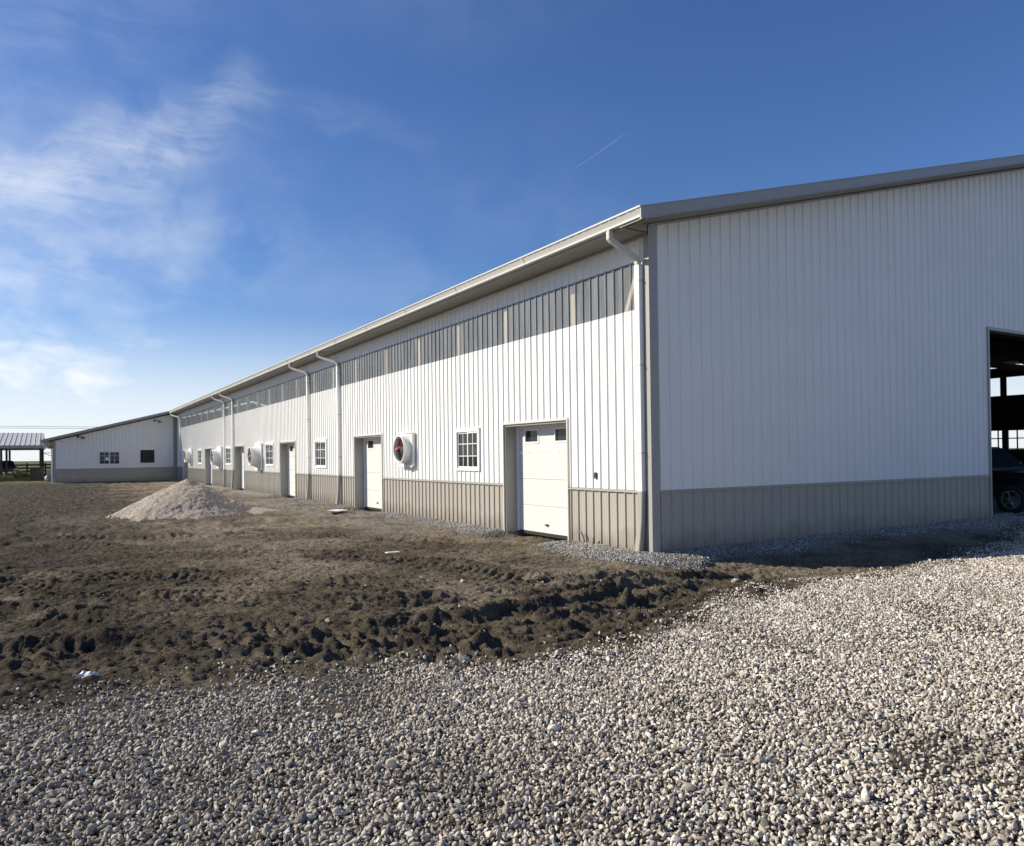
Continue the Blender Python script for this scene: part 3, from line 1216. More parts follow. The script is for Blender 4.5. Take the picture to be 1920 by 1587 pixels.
# downspouts: elbow off the gutter, run down the wall, kick out at the clay base piece
for yo, yw, zl in ((.304, .178, .02), (17.35, 16.72, .02), (21.2, 20.56, .0), (36.5, 35.8, .0), (39.0, 38.35, .0), (58.4, 57.4, .3)):
    xw = -.085
    b = MB()
    dvec = Vector((xw + .625, yw - yo, 0)).normalized()
    side = Vector((dvec.y, -dvec.x, 0))
    P = [(-.625, yo, 5.67), (-.625, yo, 5.52)]
    for t in (.33, .66):
        P.append((-.625 + dvec.x * .05 * t, yo + dvec.y * .05 * t, 5.52 - .05 * t))
    P += [(-.625 + .12 * dvec.x, yo + .12 * dvec.y, 5.43)]
    Lh = math.hypot(xw + .625, yw - yo)
    P += [(-.625 + (Lh - .10) * dvec.x, yo + (Lh - .10) * dvec.y, 5.235), (-.625 + (Lh - .03) * dvec.x, yo + (Lh - .03) * dvec.y, 5.18), (xw, yw, 5.08)]
    b.rectsweep(P, .085, .115, side)
    ds = b.build('downspout', GUTTER, barn)
    b = MB()
    b.box(xw - .05, xw + .05, yw - .065, yw + .065, ZW + .005, 5.09)
    b.build('pipe', VINYL, ds, bevel=.012)
    b = MB()
    b.rectsweep([(xw, yw, ZW + .02), (xw, yw, ZW - .06), (xw - .008, yw + .01, .6), (xw - .03, yw + .025, .28), (xw - .055, yw + .04, zl)], .105, .135, (0, 1, 0))
    b.build('base_piece', TRIM, ds)
    b = MB()
    for zz in (1.75, 3.3, 4.8):
        b.box(xw - .054, xw + .06, yw - .072, yw + .072, zz, zz + .03)
    b.build('strap', GUTTER, ds)

# small wall pieces near the corner
o = MB(F_long).box(1.55, 1.605, .0, .035, 1.28, 1.40).build('outlet_box', DARKST, barn)

# ------------------------------------------------------------------ wing
wing = empty('barn_wing', (-4.6, WEND, 0))
SHEDR = mat('shed_roof_paint', (0.50, 0.49, 0.47), 0.6, var=0.06, vscale=1.5)
tag(wing, 'low white wing with sloping roof across the far end of the long barn, in shade', 'building')


def WP(mb, name, mt, parent=None, **kw):
    """build in world space, then hang under the wing"""
    o = mb.build(name, mt, **kw)
    o.parent = parent or wing
    if not parent:
        o.matrix_parent_inverse = Matrix.Translation((4.6, -WEND, 0))
    return o


WX0 = -9.05
zwing = lambda x: 5.70 + RS * x
WH = [(-5.93 + .03, -4.32 - .03, 1.375, 2.47), (-2.85, -1.77, 1.48, 2.56)]
a = WX0
while a < -.05:
    b_ = min(a + PG * 4, -.04)
    r = cut(a, b_, 0.0, ZW - .02, [])
    WP(sheet(F_wing, r, PG, WX0 + .1, 0, False), 'wainscot_panel', TAN, fix=False)
    for q in cut(a, b_, ZW + .03, zwing, WH):
        WP(sheet(F_wing, [q], PG, WX0 + .1, 0, False), 'siding_panel', WHITE, fix=False)
    a = b_


def F_west(s, d, z):
    return (WX0 - d, s, z)


y = WEND
while y < LEN - .1:
    y1 = min(y + PG * 8, LEN)
    WP(sheet(F_west, [(y, y1, 0, ZW - .02)], PG, WEND, 0, False), 'wainscot_panel', TAN, fix=False)
    WP(sheet(F_west, [(y, y1, ZW + .03, zwing(WX0))], PG, WEND, 0, False), 'siding_panel', WHITE, fix=False)
    y = y1
b = MB(F_wing)
b.box(WX0, -.05, -.002, .04, ZW - .02, ZW - .004)
b.box(WX0, -.05, -.002, .012, ZW - .004, ZW + .032)
WP(b, 'wainscot_cap', TRIM)
b = MB()
b.box(WX0 - .05, WX0 + .16, WEND - .05, WEND - .032, -.05, zwing(WX0))
b.box(WX0 - .05, WX0 - .03, WEND - .0318, WEND + .16, -.05, zwing(WX0))
WP(b, 'corner_trim', TRIM)
b = MB()
b.box(-.30, -.04, WEND - .05, WEND - .032, -.05, 5.58)
WP(b, 'corner_trim', TRIM)
b = MB()
for x0, x1 in ((-9.85, -.55),):
    b.prism([(x0, zr(x0) - .175), (x1, zr(x1) - .175), (x1, zr(x1) + .012), (x0, zr(x0) + .012)], 1, WEND - .598, WEND - .57)
WP(b, 'rake_trim', TRIM)
b = MB()
b.prism([(-9.82, zr(-9.82) - .19), (-.57, zr(-.57) - .19), (-.57, zr(-.57) - .177), (-9.82, zr(-9.82) - .177)], 1, WEND - .568, WEND - .01)
b.box(-9.72, WX0 - .0, WEND + .0, LEN, zr(WX0) - .34, zr(WX0) - .325)
WP(b, 'soffit', SOFF)
b = MB()
prof = rib_profile(WEND - .57, LEN + .5, PL * 2, 0.0, .03, False)
vs, fs = [], []
for s, d in prof:
    for x in (-9.86, -.71):
        vs.append((x, s, zr(x) + d))
for q in range(len(prof) - 1):
    fs.append((2 * q, 2 * q + 1, 2 * q + 3, 2 * q + 2))
b.add(vs, fs)
WP(b, 'roof', ROOF, fix=False)
b = MB()
g2 = [(x - 9.28, z - 2.43) for x, z in gut]
b.prism(g2, 1, WEND - .58, LEN)
WP(b, 'gutter', GUTTER)
b = MB()
b.rectsweep([(-9.9, WEND + .5, zr(-9.9) - .15), (-9.9, WEND + .5, zr(-9.9) - .32), (-9.2, WEND + .4, 2.72), (-9.15, WEND + .4, 2.6), (-9.15, WEND + .4, .1)], .09, .12, (0, 1, 0))
WP(b, 'downspout', VINYL)
wf = slider_window(F_wing, -5.93, -4.32, 1.345, 2.50, None, grid=True, flip=True)
wf.parent = wing
wf.matrix_parent_inverse = Matrix.Translation((4.6, -WEND, 0))
MB(F_wing).box(-5.42, -4.93, .016, .02, 1.72, 1.98).build('sticker', SCRAP, wf)
b = MB(F_wing)
b.box(-2.89, -2.85, -.1, .044, 1.44, 2.60)
b.box(-1.77, -1.73, -.1, .044, 1.44, 2.60)
b.box(-2.85, -1.77, -.1, .044, 2.56, 2.60)
b.box(-2.85, -1.77, -.1, .044, 1.44, 1.48)
wo = WP(b, 'window', VINYL)
tag(wo, label='unglazed dark opening beside the slider')
MB(F_wing).box(-2.85, -1.77, -.13, -.11, 1.48, 2.56).build('backing', INNER_SHADE, wo)  # dark sheet standing in for the shade inside the opening
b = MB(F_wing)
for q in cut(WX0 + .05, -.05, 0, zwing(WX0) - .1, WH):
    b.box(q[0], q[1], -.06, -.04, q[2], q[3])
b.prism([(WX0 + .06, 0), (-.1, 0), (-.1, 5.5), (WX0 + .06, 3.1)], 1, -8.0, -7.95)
WP(b, 'wall_shade_liner', INNER_SHADE)  # added lining and back wall, coloured near-black as interior shade
for xl, zl in ((-7.35, 3.66), (-1.75, 5.02)):
    b = MB(F_wing)
    b.box(xl - .07, xl + .07, .03, .06, zl - .08, zl + .08)
    b.tube([(xl, .06, zl), (xl, .3, zl + .06), (xl + .25, .34, zl + .02), (xl + .36, .34, zl - .05)], .02, 8)
    lm = WP(b, 'wall_lamp', DARKST)
    MB(F_wing).lathe([(zl - .16, .17), (zl - .1, .13), (zl - .04, .05)], 14, 'z', (xl + .36, .34, 0)).build('lamp_shade', DARKST, lm)
b = MB()
b.box(-9.75, -9.1, WEND + 2.0, WEND + 2.9, 2.38, 2.42)
b.rectsweep([(-9.7, WEND + 2.5, 2.38), (-9.1, WEND + 2.5, 2.1)], .04, .04, (0, 1, 0))
WP(b, 'door_canopy', DARKST)


# ------------------------------------------------------------------ wall fans
def wall_fan(yc, zc, half, depth, rf, rb, label, square=True):
    t = empty('exhaust_fan', (-.03, yc, zc))
    tag(t, label, 'fan', 'round exhaust fans on the long wall')
    b = MB()
    b.box(-.09, .0, -half, half, -half, half)
    b.box(-.115, -.0905, -half - .02, half + .02, half - .02, half + .03)
    b.box(-.115, -.0905, -half - .02, half + .02, -half - .03, -half + .02)
    b.build('housing', FGLASS, t, bevel=.015)
    d = -depth
    ro, ri = rf, rf - .025
    prof = [(-.085, rb), (d * .35, rb * .55 + rf * .45), (d * .75, rf * 1.005), (d * .93, rf), (d, rf + .022), (d - .012, rf + .012), (d - .008, ri), (d * .7, ri - .005), (d * .3, rb * .9), (-.1, rb * .9)]
    b = MB()
    b.lathe(prof, 40)
    b.build('cone', FGLASS, t, smooth=True)
    b = MB()
    b.lathe([(-.098, .001), (-.0985, rb * .9)], 32)
    b.build('back_plate', OLDWOOD, t)
    b = MB()
    b.lathe([(d * .25, .0), (d * .25, .11), (d * .72, .11), (d * .76, .085), (d * .76, .001)], 18)
    b.tube([(d * .5, -ri, 0), (d * .5, ri, 0)], .018, 8)
    b.tube([(d * .48, 0, -ri), (d * .48, 0, ri)], .018, 8)
    b.build('motor', DARKST, t)
    for k in range(3):
        an = k * math.pi * 2 / 3 - 1.9
        ca, sa = math.cos(an), math.sin(an)
        vs, fs = [], []
        for j, r_ in enumerate((.10, .2, .32, ri - .03)):
            r_ = min(r_, ri - .03)
            w_ = (.05, .08, .10, .10)[j] * rf / .45
            tw = (.09, .075, .06, .045)[j]
            for sgn in (-1, 1):
                yy = ca * r_ - sa * w_ * sgn
                zz = sa * r_ + ca * w_ * sgn
                vs.append((d * .80 + tw * sgn, yy, zz))
        for j in range(3):
            fs.append((2 * j, 2 * j + 1, 2 * j + 3, 2 * j + 2))
        n_ = len(vs)
        b = MB()
        b.add(vs + [(x - .006, y_, z_) for x, y_, z_ in vs], fs + [tuple(q + n_ for q in f_)[::-1] for f_ in fs])
        b.build('blade', RED, t, fix=False)
    b = MB()
    for r_ in (.3, .5, .7, .88):
        b.lathe([(d - .004 + .0028 * math.cos(q), r_ * ri + .0028 * math.sin(q)) for q in (0, 2.1, 4.2)], 32, closed=True)
    b.build('guard', GALV, t)
    return t


wall_fan(10.52, 1.955, .49, .30, .40, .46, 'short white exhaust fan with red blades, between the nearest window and the second door')
wall_fan(29.35, 1.84, .66, .50, .46, .64, 'large white cone exhaust fan beside a window, between the third and fourth doors')
wall_fan(40.05, 1.84, .66, .50, .46, .64, 'large white cone exhaust fan partly behind two close downspouts, by the fifth door')
wall_fan(51.8, 1.95, .60, .45, .45, .56, 'farthest white exhaust fan, next to the last door by the low wing')

# conduit stubs at the foot of the wall
for y0, bend, hh, lab in ((1.90, .10, .24, 'grey bent conduit stub at the wall foot, the taller one left of its pair'), (1.62, -.06, .15, 'grey conduit stub curling over at the wall foot, shorter of the pair nearest the corner')):
    b = MB()
    b.tube([(-.075, y0, -.08), (-.07, y0, .02), (-.075, y0 + bend * .2, hh * .5), (-.085, y0 + bend * .55, hh * .8), (-.11, y0 + bend, hh)], .016, 8)
    tag(b.build('conduit_stub', GREYPL, smooth=True), lab, 'conduit', 'conduit stubs at the wall foot')


# ------------------------------------------------------------------ pickup trucks
def pickup(name, loc, rz, paint, label, group=None):
    """long axis along -y (front at -y), origin on the ground under the front axle centre"""
    t = empty(name, loc, rz)
    tag(t, label, 'truck', group)
    W = .96
    prof = [(-.92, .42), (-.95, .62), (-.93, .98), (-.86, 1.08), (.42, 1.16), (.95, 1.76), (1.15, 1.82), (2.35, 1.84), (2.62, 1.78), (2.74, 1.22), (4.45, 1.22), (4.50, 1.16), (4.52, .55), (4.35, .50),
            (4.12, .50), (4.07, .72), (3.92, .88), (3.6, .95), (3.28, .88), (3.13, .72), (3.08, .46), (.52, .42), (.47, .70), (.32, .88), (0, .95), (-.32, .88), (-.47, .70), (-.52, .42)]
    b = MB()
    n = len(prof)
    vs = []
    for sx, ins in ((-1, 0), (1, 0)):
        for (yy, zz) in prof:
            nar = max(0, zz - 1.2) * .28
            vs.append((sx * (W - nar), yy, zz))
    tri = []
    from mathutils.geometry import tessellate_polygon
    tess = tessellate_polygon([[Vector((p[0], p[1], 0)) for p in prof]])
    fs = [tuple(q) for q in tess] + [tuple(n + k for k in q)[::-1] for q in tess]
    fs += [(i, (i + 1) % n, n + (i + 1) % n, n + i) for i in range(n)]
    b.add(vs, fs)
    b.build('body', paint, t)
    nar = lambda z: W - max(0, z - 1.2) * .28
    for sx in (-1, 1):
        for poly in ([(.62, 1.24), (1.02, 1.70), (1.62, 1.74), (1.62, 1.24)], [(1.70, 1.24), (1.70, 1.745), (2.42, 1.745), (2.58, 1.24)]):
            b = MB()
            pts = [(sx * (nar(z) + .004), y_, z) for y_, z in poly]
            pts2 = [(sx * (nar(z) - .01), y_, z) for y_, z in poly]
            k = len(poly)
            b.add(pts + pts2, [tuple(range(k)), tuple(range(k, 2 * k))[::-1]] + [(i, (i + 1) % k, k + (i + 1) % k, k + i) for i in range(k)])
            b.build('side_window', CARGL, t)
        b = MB()
        b.box(sx * (W + .001), sx * (W + .02), 1.48, 1.62, 1.02, 1.06)
        b.box(sx * (W + .001), sx * (W + .02), 2.40, 2.54, 1.02, 1.06)
        b.build('door_handle', CHROME, t)
        b = MB()
        b.box(sx * (W - .02), sx * (W + .22), .66, .80, 1.20, 1.38)
        b.build('mirror', paint, t, bevel=.03)
        b = MB()
        b.box(sx * .55, sx * .93, -.955, -.86, .80, .98)
        b.build('headlight', LAMPG, t, bevel=.02)
        for yy in (0, 3.6):
            b = MB()
            b.lathe([(-.12, .20), (-.13, .30), (-.11, .385), (.11, .385), (.13, .30), (.12, .20)], 28, 'x', (sx * (W - .13), yy, .385), closed=True)
            wh = b.build('wheel', BLACKR, t, smooth=True)
            b = MB()
            c = (sx * (W - .01), yy, .385)
            b.lathe([(-.02 * sx, .24), (.012 * sx, .245), (.012 * sx, .215), (-.02 * sx, .21)], 28, 'x', c, closed=True)
            b.lathe([(-.03 * sx, .0), (.006 * sx, .0), (.006 * sx, .06), (-.03 * sx, .075)], 16, 'x', c)
            for k in range(6):
                an = k * math.pi / 3 + .2
                p0 = Vector((c[0] - .008 * sx, c[1] + .05 * math.cos(an), c[2] + .05 * math.sin(an)))
                p1 = Vector((c[0] - .008 * sx, c[1] + .22 * math.cos(an), c[2] + .22 * math.sin(an)))
                b.tube([p0, p1], .026, 6)
            b.build('rim', CHROME, wh)
    b = MB()
    pts = [(-.82, .50, 1.215), (.82, .50, 1.215), (.72, .93, 1.735), (-.72, .93, 1.735)]
    b.add(pts + [(x, y_ + .02, z - .02) for x, y_, z in pts], [(0, 1, 2, 3), (7, 6, 5, 4), (0, 4, 5, 1), (1, 5, 6, 2), (2, 6, 7, 3), (3, 7, 4, 0)])
    for i_ in range(4):
        pass
    w = b.build('windshield', CARGL, t)
    w.location = (0, -.022, .022)
    b = MB()
    b.box(-.5, .5, -.965, -.93, .70, 1.0)
    b.build('grille', DARKST, t)
    b = MB()
    b.box(-.97, .97, -1.02, -.90, .44, .64)
    b.build('bumper', CHROME if paint is CARGRY else DARKST, t, bevel=.03)
    return t


pickup('pickup_truck', (14.1, .36, -.02), 0, CARBLK, 'black pickup with alloy wheels standing in the big gable doorway')
pickup('pickup_truck', (-13.4, 86.5, -.0), R(12), CARGRY, 'dark grey pickup parked under the open-sided shelter roof')

# ------------------------------------------------------------------ far left: shelter, fence, box, cable
sh = empty('open_shelter', (-16, 88, 0))
tag(sh, 'open-sided pole shelter with low ribbed metal roof left of the wing', 'shelter')


def SP(mb, name, mt, **kw):
    o = mb.build(name, mt, parent=sh, **kw)
    o.matrix_parent_inverse = Matrix.Translation((16, -88, 0))
    return o


prof = rib_profile(-24, -10.0, .45, 0, .05, False)
for k, (ya, za, yb, zb) in enumerate(((84.4, 3.42, 93.5, 5.02), (93.5, 5.02, 102.6, 3.42))):
    b = MB()
    vs, fs = [], []
    for s, d_ in prof:
        vs += [(s, ya, za + d_), (s, yb, zb + d_)]
    for q in range(len(prof) - 1):
        fs.append((2 * q, 2 * q + 1, 2 * q + 3, 2 * q + 2))
    b.add(vs, fs)
    SP(b, 'roof_slope', SHEDR, fix=False)
SP(MB().box(-24, -10.05, 84.5, 84.62, 3.12, 3.40), 'fascia', ROOF)
SP(MB().box(-24, -10.05, 102.4, 102.5, 3.12, 3.40), 'fascia', ROOF)
for px in (-10.25, -13.75, -17.3, -20.8, -23.8):
    for py in (84.9, 102.2):
        SP(MB().box(px - .11, px + .11, py - .11, py + .11, -.2, 3.15), 'post', OLDWOOD)
SP(MB().box(-13.4, -13.2, 85.3, 85.5, -.2, 3.15), 'post', OLDWOOD)

fence = empty('rail_fence', (-16, 104.5, 0))
tag(fence, 'dark wooden rail fence running behind the shelter towards the wing', 'fence')


def FP(mb, name, mt):
    o = mb.build(name, mt, parent=fence)
    o.matrix_parent_inverse = Matrix.Translation((16, -104.5, 0))
    return o


for k in range(16):
    x = -30 + k * 2.0
    if x < -8.6:
        FP(MB().box(x - .09, x + .09, 104.5, 104.68, -.2, 1.5), 'post', OLDWOOD)
for z in (.35, .75, 1.15):
    FP(MB().box(-31, -8.8, 104.42, 104.497, z, z + .2), 'rail', OLDWOOD)

eq = empty('utility_box', (-10.35, 71.5, 0))
tag(eq, 'dark boxy cabinet on the ground beside the left corner of the wing', 'cabinet')
MB().box(-.55, .5, -.5, .5, -.05, 1.12).build('cabinet', DARKST, eq, bevel=.03)
MB().box(-.6, .55, -.55, .55, 1.1205, 1.18).build('lid', DARKST, eq, bevel=.015)
MB().box(-.45, .4, -.53, -.502, .15, 1.0).build('door', DARKST, eq, bevel=.01)
b = MB()
b.lathe([(0, .001), (0, .17), (.3, .18), (.36, .12), (.42, .05), (.48, .05), (.48, .001)], 16, 'z', (-9.55, 68.6, .0))
tag(b.build('plastic_jug', SCRAP, smooth=True), 'white plastic jug on the ground between the dark cabinet and the wing', 'jug')
b = MB()
b.rectsweep([(-9.35, 66.0, .0), (-9.42, 66.2, .7), (-9.42, 66.3, .95)], .2, .3, (1, 0, 0))
tag(b.build('hose_reel_post', GREYPL), 'short grey stub post standing by the wing wall near the dark cabinet', 'post')

for k, z in enumerate((7.6, 7.9)):
    b = MB()
    pts = []
    for q in range(33):
        t = q / 32
        pts.append((-160 + 330 * t, 138 + 8 * t, z - 4.2 * t * (1 - t) * .25))
    b.tube(pts, .028, 5)
    tag(b.build('power_line', CABLE), ('lower' if k == 0 else 'upper') + ' thin overhead cable crossing the pale sky behind the shelter', 'cable', 'overhead cables')

# contrail high over the roof
cm = bpy.data.materials.new('contrail_ice')
cm.use_nodes = True
n = cm.node_tree.nodes
n.clear()
o_ = n.new('ShaderNodeOutputMaterial')
t_ = n.new('ShaderNodeBsdfTransparent')
d_ = n.new('ShaderNodeBsdfDiffuse')
d_.inputs[0].default_value = (.9, .9, .9, 1)
x_ = n.new('ShaderNodeMixShader')
x_.inputs[0].default_value = .05
cm.node_tree.links.new(t_.outputs[0], x_.inputs[1])
cm.node_tree.links.new(d_.outputs[0], x_.inputs[2])
cm.node_tree.links.new(x_.outputs[0], o_.inputs[0])


def azel(a, e, dist):
    a, e = R(a), R(e)
    return CAM + Vector((math.sin(a) * math.cos(e), math.cos(a) * math.cos(e), math.sin(e))) * dist


b = MB()
pts = [azel(36.1 + 4.25 * q / 12, 20.65 + 2.25 * q / 12, 9000) for q in range(13)]
b.tube(pts, 10, 8, rr=[3 + 9 * (q / 12) ** .7 if q < 11 else 8 - 5 * (q - 11) for q in range(13)])
tag(b.build('contrail', cm), 'short faint white aircraft contrail high above the barn roof', 'contrail')

# ------------------------------------------------------------------ gravel heap
b = bpy.data.meshes.new('gravel_pile')
N = 260
g = np.linspace(-4.2, 4.2, N)
PX, PY = np.meshgrid(g, g, indexing='xy')
ang = np.arctan2(PY, PX)
rad = np.hypot(PX * 1.16, PY * 1.0) * (1 + .10 * np.cos(ang * 2 + 2.1) + .07 * np.cos(ang * 3 + .4) + .08 * fbm(np.cos(ang) * 1.3, np.sin(ang) * 1.3, 1.0, 2, 3))
PZ = 1.26 - .50 * rad + .05 * fbm(PX, PY, 1.4, 4, 201) + .02 * fbm(PX, PY, 7, 3, 205)
PZ = np.where(PZ > .05, PZ, .05 - (.05 - PZ) * .15)
PZ = PZ - .03 * np.exp(-(rad / .15) ** 2)
toe = .30 * np.exp(-((PX + 1.3) ** 2 + (PY + 1.2) ** 2) / .8) + .55 * np.exp(-((PX - 2.1) ** 2 / 1.6 + (PY + .6) ** 2 / .8))
PZ = PZ + toe * .35 + .012 * clods(PX, PY, .07, 207) - .09
PZ = np.where(np.hypot(PX, PY) > 4.0, -.5, PZ)
bz, _, _, _ = ground(PX + PILE[0], PY + PILE[1], False)
co = np.stack([PX, PY, PZ + bz + .02], -1).reshape(-1, 3)
ii = (np.arange(N - 1)[:, None] * N + np.arange(N - 1)[None, :]).reshape(-1)
q = np.stack([ii, ii + 1, ii + 1 + N, ii + N], -1).astype(np.int32)
b.vertices.add(len(co))
b.vertices.foreach_set('co', co.astype(np.float32).ravel())
b.loops.add(q.size)
b.loops.foreach_set('vertex_index', q.ravel())
b.polygons.add(len(q))
b.polygons.foreach_set('loop_start', np.arange(0, q.size, 4, dtype=np.int32))
b.update(calc_edges=True)
PM = bpy.data.materials.new('fine_crushed_stone')
PM.use_nodes = True
n = PM.node_tree.nodes
L = PM.node_tree.links.new
pb = n['Principled BSDF']
pb.inputs['Roughness'].default_value = .95
pb.inputs['Specular IOR Level'].default_value = .1
tcn = n.new('ShaderNodeTexCoord')
v1 = n.new('ShaderNodeTexVoronoi')
v1.inputs['Scale'].default_value = 42
L(tcn.outputs['Object'], v1.inputs['Vector'])
rp = n.new('ShaderNodeValToRGB')
rp.color_ramp.elements[0].color = (.26, .215, .172, 1)
rp.color_ramp.elements[1].color = (.58, .51, .425, 1)
sx = n.new('ShaderNodeSeparateColor')
L(v1.outputs['Color'], sx.inputs[0])
L(sx.outputs[0], rp.inputs[0])
L(rp.outputs[0], pb.inputs['Base Color'])
bp = n.new('ShaderNodeBump')
bp.inputs['Strength'].default_value = .8
bp.inputs['Distance'].default_value = .03
bp.invert = True
L(v1.outputs['Distance'], bp.inputs['Height'])
L(bp.outputs[0], pb.inputs['Normal'])
b.materials.append(PM)
po = link(bpy.data.objects.new('gravel_pile', b))
po.location = (PILE[0], PILE[1], 0)
tag(po, 'peaked heap of pale crushed gravel on the mud in front of the long wall', 'pile')


# ------------------------------------------------------------------ loose stone (instanced)
def stone_mesh(seed, cuts, sub=2, flat=.62):
    rg = random.Random(seed)
    bm = bmesh.new()
    bmesh.ops.create_icosphere(bm, subdivisions=sub, radius=1.0)
    planes = []
    for _ in range(cuts):
        d = Vector((rg.gauss(0, 1), rg.gauss(0, 1), rg.gauss(0, 1))).normalized()
        planes.append((d, rg.uniform(.34, .70)))
    for v in bm.verts:
        for d, h in planes:
            q = v.co.dot(d)
            if q > h:
                v.co -= d * (q - h) * .92
        v.co *= 1 + rg.uniform(-.02, .02)
    sx_, sy_, sz_ = rg.uniform(1.0, 1.25), rg.uniform(.55, .95), rg.uniform(flat - .2, flat + .14)
    for v in bm.verts:
        v.co = Vector((v.co.x * sx_, v.co.y * sy_, v.co.z * sz_))
    me_ = bpy.data.meshes.new('stone')
    bm.to_mesh(me_)
    bm.free()
    return me_


def stone_mat(name, stops, rough=.85, film=(.215, .185, .148)):
    M = bpy.data.materials.new(name)
    M.use_nodes = True
    n = M.node_tree.nodes
    L = M.node_tree.links.new
    p = n['Principled BSDF']
    p.inputs['Roughness'].default_value = rough
    p.inputs['Specular IOR Level'].default_value = .25
    oi = n.new('ShaderNodeObjectInfo')
    r_ = n.new('ShaderNodeValToRGB')
    e = r_.color_ramp.elements
    while len(e) < len(stops):
        e.new(.5)
    for q, (pp, c_) in zip(e, stops):
        q.position = pp
        q.color = c_ + (1,)
    L(oi.outputs['Random'], r_.inputs[0])
    t = n.new('ShaderNodeTexCoord')
    nz = n.new('ShaderNodeTexNoise')
    nz.inputs['Scale'].default_value = 2.3
    nz.inputs['Detail'].default_value = 5
    L(t.outputs['Object'], nz.inputs['Vector'])
    mr = n.new('ShaderNodeMapRange')
    mr.inputs['From Min'].default_value = .3
    mr.inputs['From Max'].default_value = .7
    mr.inputs['To Min'].default_value = .72
    mr.inputs['To Max'].default_value = 1.16
    L(nz.outputs['Fac'], mr.inputs[0])
    mx_ = n.new('ShaderNodeVectorMath')
    mx_.operation = 'SCALE'
    L(r_.outputs[0], mx_.inputs[0])
    L(mr.outputs[0], mx_.inputs['Scale'])
    ge = n.new('ShaderNodeNewGeometry')
    dn_ = n.new('ShaderNodeTexNoise')
    dn_.inputs['Scale'].default_value = .75
    dn_.inputs['Detail'].default_value = 7
    dn_.inputs['Roughness'].default_value = .65
    L(ge.outputs['Position'], dn_.inputs['Vector'])
    dm = n.new('ShaderNodeMapRange')
    dm.inputs['From Min'].default_value = .50
    dm.inputs['From Max'].default_value = .70
    dm.inputs['To Min'].default_value = .04
    dm.inputs['To Max'].default_value = .70
    L(dn_.outputs['Fac'], dm.inputs[0])
    sp_ = n.new('ShaderNodeSeparateXYZ')
    L(ge.outputs['Position'], sp_.inputs[0])
    wl = n.new('ShaderNodeMapRange')
    wl.inputs['From Min'].default_value = -4.5
    wl.inputs['From Max'].default_value = -9.0
    wl.inputs['To Max'].default_value = .42
    L(sp_.outputs[0], wl.inputs[0])
    ad = n.new('ShaderNodeMath')
    ad.use_clamp = True
    L(dm.outputs[0], ad.inputs[0])
    L(wl.outputs[0], ad.inputs[1])
    fx = n.new('ShaderNodeMix')
    fx.data_type = 'RGBA'
    L(ad.outputs[0], fx.inputs[0])
    L(mx_.outputs[0], fx.inputs[6])
    fx.inputs[7].default_value = film + (1,)
    L(fx.outputs[2], p.inputs['Base Color'])
    return M


PALE = stone_mat('pale_limestone', [(0, (.13, .11, .095)), (.10, (.24, .205, .175)), (.28, (.42, .36, .30)), (.5, (.60, .525, .435)), (.75, (.71, .64, .54)), (.92, (.80, .75, .65)), (1, (.83, .80, .72))])
GREYS = stone_mat('grey_crushed_rock', [(0, (.14, .135, .13)), (.3, (.28, .265, .245)), (.6, (.40, .38, .355)), (.85, (.52, .50, .47)), (1, (.64, .62, .59))])


def stone_set(name, mt, cuts, count, sub=2):
    c_ = bpy.data.collections.new(name)
    for k in range(count):
        me_ = stone_mesh(hash(name) % 1000 * 0 + k * 13 + len(name), cuts, sub)
        me_.materials.append(mt)
        o = bpy.data.objects.new('stone', me_)
        c_.objects.link(o)
    return c_


def scatter(name, x, y, z, size, coll, nvar, label_kind='stuff', tilt=.75):
    n_ = len(x)
    me_ = bpy.data.meshes.new(name)
    me_.vertices.add(n_)
    me_.vertices.foreach_set('co', np.stack([x, y, z], -1).astype(np.float32).ravel())
    a_ = me_.attributes.new('pick', 'INT', 'POINT')
    a_.data.foreach_set('value', RNG.integers(0, nvar, n_).astype(np.int32))
    rot = np.stack([RNG.normal(0, tilt, n_), RNG.normal(0, tilt, n_), RNG.uniform(0, 6.283, n_)], -1)
    a_ = me_.attributes.new('turn', 'FLOAT_VECTOR', 'POINT')
    a_.data.foreach_set('vector', rot.astype(np.float32).ravel())
    a_ = me_.attributes.new('size', 'FLOAT', 'POINT')
    a_.data.foreach_set('value', size.astype(np.float32))
    o = link(bpy.data.objects.new(name, me_))
    tag(o, kind=label_kind)
    g_ = bpy.data.node_groups.new(name, 'GeometryNodeTree')
    g_.interface.new_socket('Geometry', in_out='INPUT', socket_type='NodeSocketGeometry')
    g_.interface.new_socket('Geometry', in_out='OUTPUT', socket_type='NodeSocketGeometry')
    N_ = g_.nodes.new
    K = g_.links.new
    gi, go = N_('NodeGroupInput'), N_('NodeGroupOutput')
    ip = N_('GeometryNodeInstanceOnPoints')
    ci = N_('GeometryNodeCollectionInfo')
    ci.inputs['Collection'].default_value = coll
    ci.inputs['Separate Children'].default_value = True
    ci.inputs['Reset Children'].default_value = True

    def na(nm, ty):
        q = N_('GeometryNodeInputNamedAttribute')
        q.data_type = ty
        q.inputs['Name'].default_value = nm
        return q.outputs['Attribute']
    er = N_('FunctionNodeEulerToRotation')
    K(na('turn', 'FLOAT_VECTOR'), er.inputs[0])
    K(gi.outputs[0], ip.inputs['Points'])
    K(ci.outputs[0], ip.inputs['Instance'])
    ip.inputs['Pick Instance'].default_value = True
    K(na('pick', 'INT'), ip.inputs['Instance Index'])
    K(er.outputs[0], ip.inputs['Rotation'])
    K(na('size', 'FLOAT'), ip.inputs['Scale'])
    K(ip.outputs[0], go.inputs[0])
    md = o.modifiers.new('scatter', 'NODES')
    md.node_group = g_
    return o


